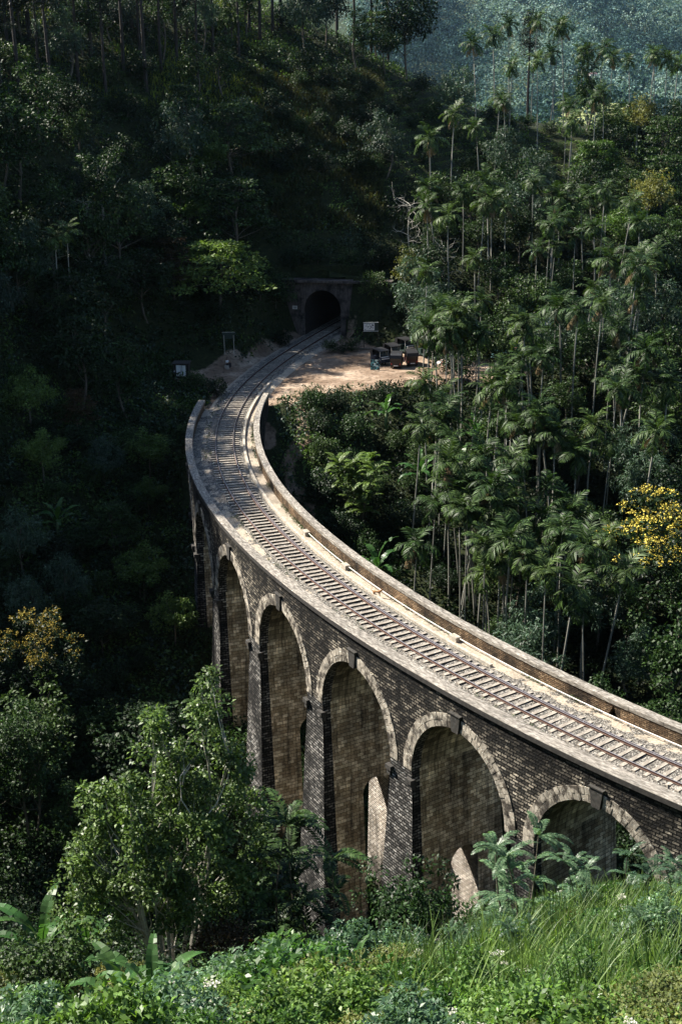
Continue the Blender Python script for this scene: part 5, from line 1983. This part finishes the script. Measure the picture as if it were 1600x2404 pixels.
def far_z(x, y):
    x = np.asarray(x, float) / KF; y = np.asarray(y, float) / KF
    r_ = y + 0.10 * x
    z = np.interp(r_, [300, 420, 560, 760, 960, 1200, 1500, 1900, 2600], [-22, -48, -66, -66, -40, 22, 95, 150, 210])
    z = z + fbm(x, y, 260, 3, 1.0) * 60 * sstep(450, 900, r_) + fbm(x, y, 90, 3, 2.0) * 16 * sstep(400, 800, r_)
    z = z + 62 * np.exp(-(((x - 112) / 60.0) ** 2 + ((y - 620) / 70.0) ** 2)) + 40 * np.exp(-(((x - 190) / 60.0) ** 2 + ((y - 560) / 60.0) ** 2))
    return CAM_H + KF * (z - CAM_H)


def far_grass(X, Y):
    X = X / KF; Y = Y / KF
    return np.exp(-(((X - 112) / 52.0) ** 2 + ((Y - 590) / 60.0) ** 2)) + np.clip(fbm(X, Y, 120, 3, 7.0) * 1.6 - 0.35, 0, 1)


xs = np.arange(-420, 820, 11.0) * KF; ys = np.arange(165, 2000, 11.0) * KF
X, Y = np.meshgrid(xs, ys)
Z = far_z(X, Y)
gr = far_grass(X, Y)
nx, ny = len(xs), len(ys)
idx = np.arange(nx * ny).reshape(ny, nx)
F = np.stack([idx[:-1, :-1], idx[:-1, 1:], idx[1:, 1:], idx[1:, :-1]], -1).reshape(-1, 4)
m, t, b = newmat('far hill')
tc = N(t, 'ShaderNodeTexCoord')
n1 = noise_n(t, tc.outputs['Object'], 0.026, 6, 0.6)
at_ = N(t, 'ShaderNodeAttribute', attribute_name='grass')
c = ramp(t, n1, [(0.35, (0.020, 0.035, 0.015)), (0.6, (0.06, 0.085, 0.035)), (0.75, (0.14, 0.15, 0.07))])
c = mixc(t, ramp(t, at_.outputs['Fac'], [(0.3, 0.0), (0.6, 1.0)]), c, (0.20, 0.23, 0.09, 1))
t.links.new(c, b.inputs['Base Color']); b.inputs['Roughness'].default_value = 1.0
M['far'] = m
M['far_a'] = leaf_mat('far leaf dark', (0.018, 0.045, 0.05), (0.045, 0.09, 0.085), rough=0.9, trans=0.15, spec=0.1)  # blue haze of distance is put into these far leaf colours
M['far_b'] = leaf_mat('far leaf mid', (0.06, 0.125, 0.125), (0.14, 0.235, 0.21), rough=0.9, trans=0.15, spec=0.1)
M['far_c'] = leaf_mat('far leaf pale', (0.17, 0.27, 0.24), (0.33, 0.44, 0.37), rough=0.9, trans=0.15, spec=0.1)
tag(mesh_np('hills', np.stack([X.ravel(), Y.ravel(), Z.ravel()], 1), F, m, smooth=True, attrs={'grass': gr.ravel()}), kind='structure')
rng = np.random.default_rng(77)
n = 30000
Y = (380 + (1700 - 380) * rng.random(n) ** 0.8) * KF
X = rng.uniform(0.0, 0.31, n) * Y
Z = far_z(X, Y)
px, py = to_px(np.stack([X, Y, Z], -1))
gg = far_grass(X, Y)
ok = (px > 820) & (px < 1700) & (py > -120) & (py < 420) & (rng.random(n) > gg * 0.95)
X, Y, Z = X[ok], Y[ok], Z[ok]
keep = rng.permutation(len(X))[:6500]
X, Y, Z = X[keep], Y[keep], Z[keep]
r_ = KF * rng.uniform(2.5, 9.5, (len(X), 1)) * np.interp(Y / KF, [400, 900], [0.5, 1.0])[:, None]
V, F = lobe_leaves(rng, np.stack([X, Y, Z + r_[:, 0] * 0.9], 1), r_, 60, 1.7 * KF, 1.35 * KF, 1.1, 0.75, 0.0, 0.45, 0.25, 1.3, 0.1)
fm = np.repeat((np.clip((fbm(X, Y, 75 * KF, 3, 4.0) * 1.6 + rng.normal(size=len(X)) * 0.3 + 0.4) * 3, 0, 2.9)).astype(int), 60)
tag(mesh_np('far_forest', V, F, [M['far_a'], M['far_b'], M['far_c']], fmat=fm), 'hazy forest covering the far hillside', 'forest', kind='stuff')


def hit_far(px, py):
    for Y in np.arange(1700, 3700, 8.0):
        P = at_depth(px, py, Y)
        if far_z(np.array([P[0]]), np.array([Y]))[0] > P[2]: return P
    return at_depth(px, py, 2700.0)


M['roof_pink'] = simple('pinkish sheet roof', (0.55, 0.36, 0.34), 0.6, var=0.2, scale=0.5)
M['wall_white'] = simple('white wall', (0.7, 0.68, 0.62), 0.8, var=0.15)
for px, py, sx, lab in ((1040, 14, 26, 'distant house with a pinkish roof high on the hazy hillside'), (1392, 176, 8.5, 'tiny distant house beside the pale grassy knoll')):
    P = hit_far(px, py) if py < 100 else np.array([0, 0, 0.0])
    if py >= 100:
        for Y in np.arange(800, 1700, 5.0):
            P = at_depth(px, py, Y)
            if far_z(np.array([P[0]]), np.array([Y]))[0] > P[2]: break
    h = empty('house', tuple(P - np.array([0, 0, 0.6])), 0.2, lab, 'house')
    MB().box((0, 0, sx * 0.12), (sx, sx * 0.5, sx * 0.26)).build('wall', M['wall_white'], h)
    MB().prism([(-sx * 0.55, sx * 0.24), (sx * 0.55, sx * 0.24), (sx * 0.50, sx * 0.29), (-sx * 0.50, sx * 0.29)], -sx * 0.34, sx * 0.34).prism([(-sx * 0.5, sx * 0.29), (sx * 0.5, sx * 0.29), (sx * 0.46, sx * 0.42), (-sx * 0.46, sx * 0.42)], -sx * 0.04, sx * 0.04).build('roof', M['roof_pink'], h)
    MB().box((-sx * 0.1, -sx * 0.255, sx * 0.1), (sx * 0.1, 0.1, sx * 0.18)).build('door', M['bark_dark'], h)
    for k in (-0.32, 0.2):
        MB().box((sx * k, -sx * 0.255, sx * 0.14), (sx * 0.1, 0.1, sx * 0.09)).build('window', M['dark'], h)

# ================================================================== THINGS ROUND THE LOT
M['black_vinyl'] = simple('black vinyl', (0.012, 0.012, 0.014), 0.5, var=0.2)
M['white_paint'] = simple('white paint', (0.75, 0.75, 0.72), 0.45, var=0.08)
M['rubber'] = simple('rubber', (0.015, 0.015, 0.015), 0.8)
M['red_light'] = simple('red lens', (0.5, 0.03, 0.02), 0.3)
M['blue_paint'] = simple('dark blue paint', (0.012, 0.018, 0.035), 0.6)
M['green_paint'] = simple('dark green paint', (0.012, 0.03, 0.024), 0.6)
M['red_paint'] = simple('dark red paint', (0.035, 0.008, 0.006), 0.6)
gm, gt, gb = newmat('windscreen glass')
gb.inputs['Base Color'].default_value = (0.05, 0.07, 0.08, 1); gb.inputs['Roughness'].default_value = 0.06
gb.inputs['Transmission Weight'].default_value = 0.4
M['glass'] = gm


def rickshaw(px, py, Y, rz, body, label):
    P = at_depth(px, py, Y)
    z = float(terrain(np.array([P[0]]), np.array([P[1]]))[0])
    r = empty('auto_rickshaw', (P[0], P[1], z), rz, label, 'auto rickshaw', 'auto rickshaws parked on the lot')
    # body profile, x forward
    prof = [(-1.25, 0.32), (-1.30, 0.95), (-1.18, 1.02), (0.25, 0.98), (0.30, 0.42), (0.75, 0.42), (0.80, 0.98), (1.00, 0.95), (1.18, 0.70), (1.20, 0.42), (0.95, 0.28), (-0.9, 0.25)]
    lower = [(-1.25, 0.32), (-1.30, 0.95), (-0.20, 0.95), (-0.15, 0.40), (0.62, 0.40), (0.78, 0.98), (0.98, 0.96), (1.20, 0.66), (1.20, 0.42), (0.9, 0.28), (-0.9, 0.25)]
    MB().prism(lower, -0.62, 0.62).build('body', M[body], r)
    roof = [(-1.28, 0.93), (-1.36, 1.25), (-1.25, 1.60), (-0.95, 1.72), (0.55, 1.74), (0.86, 1.66), (0.86, 1.60), (0.5, 1.66), (-0.9, 1.64), (-1.16, 1.54), (-1.26, 1.24), (-1.18, 0.93)]
    mb = MB().prism(roof, -0.64, 0.64)
    for sy in (-0.63, 0.63):
        mb.box((-1.0, sy, 1.3), (0.45, 0.03, 0.72))
        mb.tube([(0.0, sy, 0.9), (0.0, sy, 1.68)], 0.025, 5)
        mb.tube([(0.80, sy * 0.9, 0.95), (0.72, sy * 0.95, 1.66)], 0.025, 5)
    mb.build('canopy', M['black_vinyl'], r)
    ws = MB().prism([(0.83, 0.98), (0.86, 0.98), (0.79, 1.60), (0.76, 1.60)], -0.54, 0.54).build('windscreen', M['glass'], r)
    mb = MB()
    for q in ((-0.55, 0.55),):
        mb.tube([(0.86, -0.56, 0.98), (0.79, -0.56, 1.62), (0.79, 0.56, 1.62), (0.86, 0.56, 0.98), (0.86, -0.56, 0.98)], 0.022, 5)
    mb.build('frame', M['white_paint'], ws)
    MB().box((1.16, 0, 0.80), (0.05, 0.95, 0.10)).box((1.02, 0, 0.97), (0.12, 0.9, 0.05)).build('trim_strip', M['white_paint'], r)
    for x_, y_ in ((-0.75, -0.52), (-0.75, 0.52), (0.85, 0.0)):
        mb = MB().tube([(x_, y_ - 0.07, 0.24), (x_, y_ + 0.07, 0.24)], 0.24, 14)
        wl = mb.build('wheel', M['rubber'], r)
        MB().tube([(x_, y_ - 0.075, 0.24), (x_, y_ + 0.075, 0.24)], 0.12, 10).build('hub', M['white_paint'], wl)
    MB().tube([(1.16, 0, 0.55), (1.24, 0, 0.55)], 0.09, 10).build('headlight', M['glass'], r)
    for sy in (-0.5, 0.5):
        MB().box((-1.30, sy, 0.62), (0.05, 0.10, 0.16)).build('tail_light', M['red_light'], r)
    MB().box((-1.31, 0, 0.42), (0.04, 0.5, 0.10)).build('rear_bumper', M['white_paint'], r)
    MB().box((-0.62, 0, 0.72), (0.55, 1.05, 0.30)).box((-0.92, 0, 1.0), (0.16, 1.05, 0.45)).build('seat', M['black_vinyl'], r)


D = math.radians
rickshaw(893, 842, 160.5, D(-62), 'blue_paint', 'black auto rickshaw nearest the blue picture board, facing the camera')
rickshaw(921, 838, 162.8, D(-66), 'black_vinyl', 'black auto rickshaw in the back row behind the rear-facing one')
rickshaw(951, 832, 165.5, D(-60), 'green_paint', 'auto rickshaw with a white-framed windscreen, rightmost of the back row')
rickshaw(931, 856, 158.6, D(82), 'black_vinyl', 'black auto rickshaw seen from behind in the front row')
rickshaw(964, 853, 159.8, D(96), 'red_paint', 'auto rickshaw with a red tail light at the right of the front row')
rickshaw(1000, 838, 163.5, D(-70), 'green_paint', 'dark green auto rickshaw half hidden by the trees')

# sign board with a pale sheet of writing
P = at_depth(870, 790, 168.6)
z = float(terrain(P[:1], P[1:2])[0])
r = empty('sign_board', (P[0], P[1], z), 0.05, 'green-framed notice board with a white printed sheet beside the tunnel', 'sign board')
zt = at_depth(870, 767, 168.6)[2] - z
mb = MB()
for sx in (-0.85, 0.85): mb.box((sx, 0.05, zt / 2), (0.08, 0.08, zt))
mb.build('post', M['bark_dark'], r)
MB().box((0, 0, zt), (1.85, 0.05, 1.15)).build('frame_panel', M['green_paint'], r)
pn = MB().box((-0.20, -0.035, zt + 0.0), (1.30, 0.02, 0.85)).build('sheet', M['white_paint'], r)
MB().box((0, -0.035, zt + 0.54), (1.85, 0.03, 0.06)).box((0, -0.035, zt - 0.53), (1.85, 0.03, 0.05)).build('edge_trim', M['white_paint'], r)
mb = MB(); rr = random.Random(4)
for k in range(9):
    a = k * 0.11
    mb.box((-0.62 + a + 0.03, -0.05, zt + 0.12 + 0.16 * math.sin(k * 1.9)), (0.10, 0.01, 0.05 + 0.14 * rr.random()))
for q in ((-0.66, -0.30), (0.28, -0.12), (0.30, 0.14), (-0.1, -0.2)):
    mb.box((q[0], -0.05, zt + q[1]), (0.10, 0.01, 0.07))
mb.build('print', M['dark'], pn)

# painted picture board leaning on the lot
m, t, b = newmat('teal picture')
tc = N(t, 'ShaderNodeTexCoord')
vo = t.nodes.new('ShaderNodeTexVoronoi'); vo.inputs['Scale'].default_value = 5.5
t.links.new(tc.outputs['Object'], vo.inputs['Vector'])
sepc = t.nodes.new('ShaderNodeSeparateColor'); t.links.new(vo.outputs['Color'], sepc.inputs[0])
c = ramp(t, sepc.outputs[0], [(0.0, (0.01, 0.03, 0.04)), (0.4, (0.02, 0.10, 0.12)), (0.5, (0.10, 0.36, 0.38)), (0.8, (0.55, 0.72, 0.70))])
t.nodes[-1].color_ramp.interpolation = 'CONSTANT'
t.links.new(c, b.inputs['Base Color'])
P = at_depth(880, 863, 156.8); z = float(terrain(P[:1], P[1:2])[0])
r = empty('picture_board', (P[0], P[1], z), -0.1, 'upright teal and white patterned board standing on the red earth', 'display board')
Mx = Matrix.Rotation(-0.14, 4, 'X')
MB().box((0, 0, 0.62), (1.05, 0.04, 1.15), M=Mx).build('panel', m, r)
MB().box((-0.5, 0.25, 0.55), (0.05, 0.05, 1.15), M=Matrix.Rotation(0.18, 4, 'X')).box((0.5, 0.25, 0.55), (0.05, 0.05, 1.15), M=Matrix.Rotation(0.18, 4, 'X')).build('leg', M['bark_dark'], r)

# log lying at the back of the lot
P = at_depth(838, 819, 167.0); z = float(terrain(P[:1], P[1:2])[0])
mb = MB().tube([(P[0] - 1.7, P[1], z + 0.20), (P[0], P[1] + 0.1, z + 0.24), (P[0] + 1.6, P[1] - 0.1, z + 0.2)], [0.15, 0.14, 0.11], 8)
mb.tube([(P[0] + 0.6, P[1], z + 0.25), (P[0] + 0.9, P[1] - 0.1, z + 0.5)], [0.04, 0.03], 5)
tag(mb.build('log', M['bark']), 'pale log lying at the back of the red earth lot', 'log')

# hut with white sheets at left
P = at_depth(425, 886, 153.0); z = float(terrain(P[:1], P[1:2])[0])
r = empty('hut', (P[0], P[1], z - 0.2), D(-4), 'small dark hut with three white sheets on its wall left of the tracks', 'hut')
MB().box((0, 0.7, 0.95), (1.7, 1.3, 1.9)).build('wall', M['bark_dark'], r)
MB().box((0, 0.7, 1.94), (1.95, 1.6, 0.07)).box((0, -0.06, 1.88), (1.8, 0.06, 0.06)).build('roof', M['bark_dark'], r)
for x_, w_ in ((-0.28, 0.46), (0.06, 0.12), (0.36, 0.36)):
    MB().box((x_, 0.02, 1.15 - 0.08 * x_), (w_, 0.03, 1.25)).build('white_sheet', M['white_paint'], r)
MB().box((-0.72, 0.03, 1.1), (0.07, 0.03, 0.2)).build('white_tag', M['white_paint'], r)

# dim sign board behind the leaves and a white pole near the seated person
P = at_depth(539, 846, 161.0); z = float(terrain(P[:1], P[1:2])[0])
r = empty('sign_board', (P[0], P[1], z), 0.0, 'dim green sign board half hidden by leaves left of the tracks', 'sign board')
MB().box((-0.55, 0, 1.2), (0.07, 0.07, 2.4)).box((0.55, 0, 1.2), (0.07, 0.07, 2.4)).build('post', M['bark_pale'], r)
MB().box((0, 0, 2.35), (1.45, 0.05, 0.75)).build('panel', M['green_paint'], r)
MB().box((0, -0.02, 2.74), (1.5, 0.06, 0.05)).build('edge_trim', M['bark_pale'], r)

# stalls and shades behind the palms
M['tin'] = simple('pale tin', (0.45, 0.48, 0.52), 0.4, var=0.2, scale=2)
M['teal_tin'] = simple('teal tin', (0.07, 0.16, 0.16), 0.5, var=0.2, scale=2)
M['red_cloth'] = simple('faded red cloth', (0.34, 0.15, 0.12), 0.8, var=0.2, scale=2)


def stall(px, py, Y, w_, d_, roof, rz, label):
    P = at_depth(px, py, Y); z = float(terrain(P[:1], P[1:2])[0])
    r = empty('stall', (P[0], P[1], z), rz, label, 'stall')
    h = 2.3
    for sx in (-1, 1):
        for sy in (-1, 1):
            MB().box((sx * w_ * 0.44, sy * d_ * 0.42, h / 2), (0.08, 0.08, h)).build('post', M['bark'], r)
    mb = MB()
    n = 16
    V = []
    for i in range(n + 1):
        x_ = -w_ / 2 + w_ * i / n
        zz = h + 0.05 + 0.03 * (i % 2)
        V += [(x_, -d_ / 2, zz - 0.22), (x_, d_ / 2, zz + 0.22), (x_, -d_ / 2, zz - 0.25), (x_, d_ / 2, zz + 0.19)]
    F = []
    for i in range(n):
        a = i * 4
        F += [(a, a + 4, a + 5, a + 1), (a + 2, a + 3, a + 7, a + 6), (a, a + 2, a + 6, a + 4), (a + 1, a + 5, a + 7, a + 3)]
    mb.add(V, F)
    mb.build('roof', M[roof], r)
    MB().box((0, 0, 0.42), (w_ * 0.8, d_ * 0.5, 0.84)).box((0, 0, 0.87), (w_ * 0.86, d_ * 0.56, 0.06)).build('counter', M['bark'], r)


stall(1290, 768, 166, 3.4, 2.4, 'tin', 0.2, 'stall with a pale tin roof shining between the palms')
stall(1180, 876, 154, 2.6, 2.0, 'teal_tin', -0.2, 'stall with a teal tin roof behind palm trunks at the lot')
stall(1228, 880, 156, 2.0, 1.8, 'red_cloth', 0.1, 'small stall with a faded red roof right of the teal one')
P = at_depth(1045, 880, 152.5); z = float(terrain(P[:1], P[1:2])[0])
r = empty('parasol', (P[0], P[1], z), 0, 'red and white parasol at the edge of the lot among palm trunks', 'parasol')
MB().tube([(0, 0, 0), (0, 0, 2.2)], 0.03, 6).build('pole', M['white_paint'], r)
for k in range(8):
    a, b_ = 2 * math.pi * k / 8, 2 * math.pi * (k + 1) / 8
    V = [(0, 0, 2.3), (1.2 * math.cos(a), 1.2 * math.sin(a), 1.85), (1.2 * math.cos(b_), 1.2 * math.sin(b_), 1.85), (0, 0, 2.27), (1.2 * math.cos(a), 1.2 * math.sin(a), 1.82), (1.2 * math.cos(b_), 1.2 * math.sin(b_), 1.82)]
    MB().add(V, [(0, 1, 2), (5, 4, 3), (1, 4, 5, 2)]).build('panel', M['red_cloth' if k % 2 else 'white_paint'], r)


# ------------------------------------------------------------------ dog and person (skinned bodies)
def skinned(name, verts, edges, radii, mat, loc, rz, parent=None, sub=2):
    me = bpy.data.meshes.new(name)
    me.from_pydata(verts, edges, [])
    me.materials.append(mat)
    o = bpy.data.objects.new(name, me)
    COL.objects.link(o)
    o.location = loc; o.rotation_euler = (0, 0, rz)
    if parent: o.parent = parent
    sk = o.modifiers.new('skin', 'SKIN')
    sv = me.skin_vertices[0] if me.skin_vertices else None
    if sv is None:
        bpy.context.view_layer.objects.active = o
        bpy.ops.mesh.customdata_skin_add()
        sv = me.skin_vertices[0]
    for i, r_ in enumerate(radii):
        sv.data[i].radius = (r_, r_) if not hasattr(r_, '__len__') else r_
        sv.data[i].use_root = (i == 0)
    sb = o.modifiers.new('sub', 'SUBSURF'); sb.levels = sub; sb.render_levels = sub
    return o


M['fur'] = simple('tan fur', (0.34, 0.17, 0.07), 0.9, var=0.35, scale=9)
dv = [(-0.20, 0, 0.40), (0.0, 0, 0.39), (0.20, 0, 0.40), (0.30, 0, 0.50), (0.37, 0, 0.57), (0.47, 0, 0.54),
      (-0.22, 0.06, 0.32), (-0.17, 0.065, 0.22), (-0.26, 0.065, 0.12), (-0.24, 0.065, 0.0), (-0.21, 0.065, 0.0),
      (-0.22, -0.06, 0.32), (-0.20, -0.065, 0.21), (-0.29, -0.065, 0.12), (-0.28, -0.065, 0.0), (-0.24, -0.065, 0.0),
      (0.20, 0.06, 0.30), (0.19, 0.06, 0.17), (0.21, 0.06, 0.0), (0.24, 0.06, 0.0),
      (0.20, -0.06, 0.30), (0.23, -0.06, 0.17), (0.25, -0.06, 0.0), (0.28, -0.06, 0.0),
      (-0.32, 0, 0.44), (-0.44, 0, 0.50), (0.35, 0.05, 0.64), (0.35, -0.05, 0.64)]
de = [(0, 1), (1, 2), (2, 3), (3, 4), (4, 5), (0, 6), (6, 7), (7, 8), (8, 9), (9, 10), (0, 11), (11, 12), (12, 13), (13, 14), (14, 15),
      (2, 16), (16, 17), (17, 18), (18, 19), (2, 20), (20, 21), (21, 22), (22, 23), (0, 24), (24, 25), (4, 26), (4, 27)]
dr = [0.085, 0.08, 0.10, 0.06, 0.065, 0.03, 0.05, 0.035, 0.022, 0.02, 0.018, 0.05, 0.035, 0.022, 0.02, 0.018, 0.04, 0.024, 0.02, 0.018, 0.04, 0.024, 0.02, 0.018, 0.022, 0.012, 0.018, 0.018]
P = trk(39.0, 1.95, -0.27)
P0 = at_depth(884, 1391, 90.6)
dog = skinned('dog', dv, de, dr, M['fur'], (P0[0], P0[1], -0.29), D(-18))
tag(dog, 'small tan dog standing on the sandy strip beside the right parapet', 'dog')

M['skin'] = simple('brown skin', (0.22, 0.12, 0.07), 0.6, var=0.1)
M['trousers'] = simple('dark trousers', (0.02, 0.02, 0.03), 0.9)
M['shirt'] = simple('white shirt', (0.75, 0.73, 0.70), 0.85, var=0.08)
M['hair'] = simple('black hair', (0.01, 0.01, 0.01), 0.5)
P = at_depth(533, 861, 158.5); z = float(terrain(P[:1], P[1:2])[0])
# seated on a low stone, knees up, forearms resting on the knees, facing the track
MB().box((0, 0, 0.18), (0.5, 0.45, 0.36)).box((0.05, 0.02, 0.38), (0.4, 0.36, 0.06))
st = MB().tube([(0, 0, -0.1), (0, 0, 0.2), (0.02, 0, 0.36)], [0.34, 0.33, 0.24], 9).build('stone', M['concrete'])
st.location = (P[0], P[1], z)
tag(st, 'squat grey stone the seated person sits on', 'stone')
pv = [(0, 0, 0.46), (0, -0.02, 0.66), (0.02, -0.02, 0.86), (0.02, 0.0, 0.96), (0.03, -0.02, 1.03), (0.04, -0.02, 1.16),
      (0.06, -0.10, 0.46), (0.38, -0.14, 0.62), (0.40, -0.14, 0.34), (0.42, -0.14, 0.05), (0.55, -0.15, 0.03),
      (0.06, 0.10, 0.46), (0.38, 0.14, 0.62), (0.40, 0.14, 0.34), (0.42, 0.14, 0.05), (0.55, 0.15, 0.03),
      (0.02, -0.19, 0.88), (0.12, -0.24, 0.64), (0.36, -0.16, 0.69), (0.43, -0.14, 0.68),
      (0.02, 0.19, 0.88), (0.12, 0.24, 0.64), (0.36, 0.16, 0.69), (0.43, 0.14, 0.68)]
pe = [(0, 1), (1, 2), (2, 3), (3, 4), (4, 5), (0, 6), (6, 7), (7, 8), (8, 9), (9, 10), (0, 11), (11, 12), (12, 13), (13, 14), (14, 15), (2, 16), (16, 17), (17, 18), (18, 19), (2, 20), (20, 21), (21, 22), (22, 23)]
pr_ = [0.12, 0.11, 0.12, 0.05, 0.08, 0.085, 0.08, 0.06, 0.05, 0.04, 0.035, 0.08, 0.06, 0.05, 0.04, 0.035, 0.055, 0.042, 0.035, 0.03, 0.055, 0.042, 0.035, 0.03]
body = skinned('person', pv, pe, pr_, M['skin'], (P[0], P[1], z - 0.02), D(-25))
tag(body, 'person in a white shirt and dark trousers sitting on a stone left of the tracks', 'person')
sh = skinned('shirt', [pv[0], pv[1], pv[2], (0.02, -0.01, 0.93), pv[16], (0.10, -0.23, 0.70), pv[20], (0.10, 0.23, 0.70)], [(0, 1), (1, 2), (2, 3), (2, 4), (4, 5), (2, 6), (6, 7)], [0.14, 0.13, 0.14, 0.06, 0.07, 0.055, 0.07, 0.055], M['shirt'], (0, 0, 0), 0, body)
tr_ = skinned('trousers', [pv[0], pv[6], pv[7], pv[8], (0.42, -0.14, 0.12), pv[11], pv[12], pv[13], (0.42, 0.14, 0.12)], [(0, 1), (1, 2), (2, 3), (3, 4), (0, 5), (5, 6), (6, 7), (7, 8)], [0.135, 0.095, 0.078, 0.065, 0.06, 0.095, 0.078, 0.065, 0.06], M['trousers'], (0, 0, 0), 0, body)
hr_ = skinned('hair', [(0.01, -0.02, 1.14), (0.015, -0.02, 1.20), (0.03, -0.02, 1.23)], [(0, 1), (1, 2)], [0.09, 0.09, 0.06], M['hair'], (0, 0, 0), 0, body)

# ================================================================== HAZE
hb = MB().box((400, 1880, 150), (3400, 4100, 900)).build('haze', None)
hb.data.materials.clear()
m = bpy.data.materials.new('haze air')
m.use_nodes = True
t = m.node_tree
t.nodes.clear()
out = t.nodes.new('ShaderNodeOutputMaterial')
pv_ = t.nodes.new('ShaderNodeVolumePrincipled')
pv_.inputs['Color'].default_value = (0.55, 0.78, 1.0, 1)
pv_.inputs['Density'].default_value = 0.00006
pv_.inputs['Anisotropy'].default_value = 0.88
t.links.new(pv_.outputs[0], out.inputs['Volume'])
hb.data.materials.append(m)
hb.display_type = 'WIRE'
tag(hb, kind='stuff')
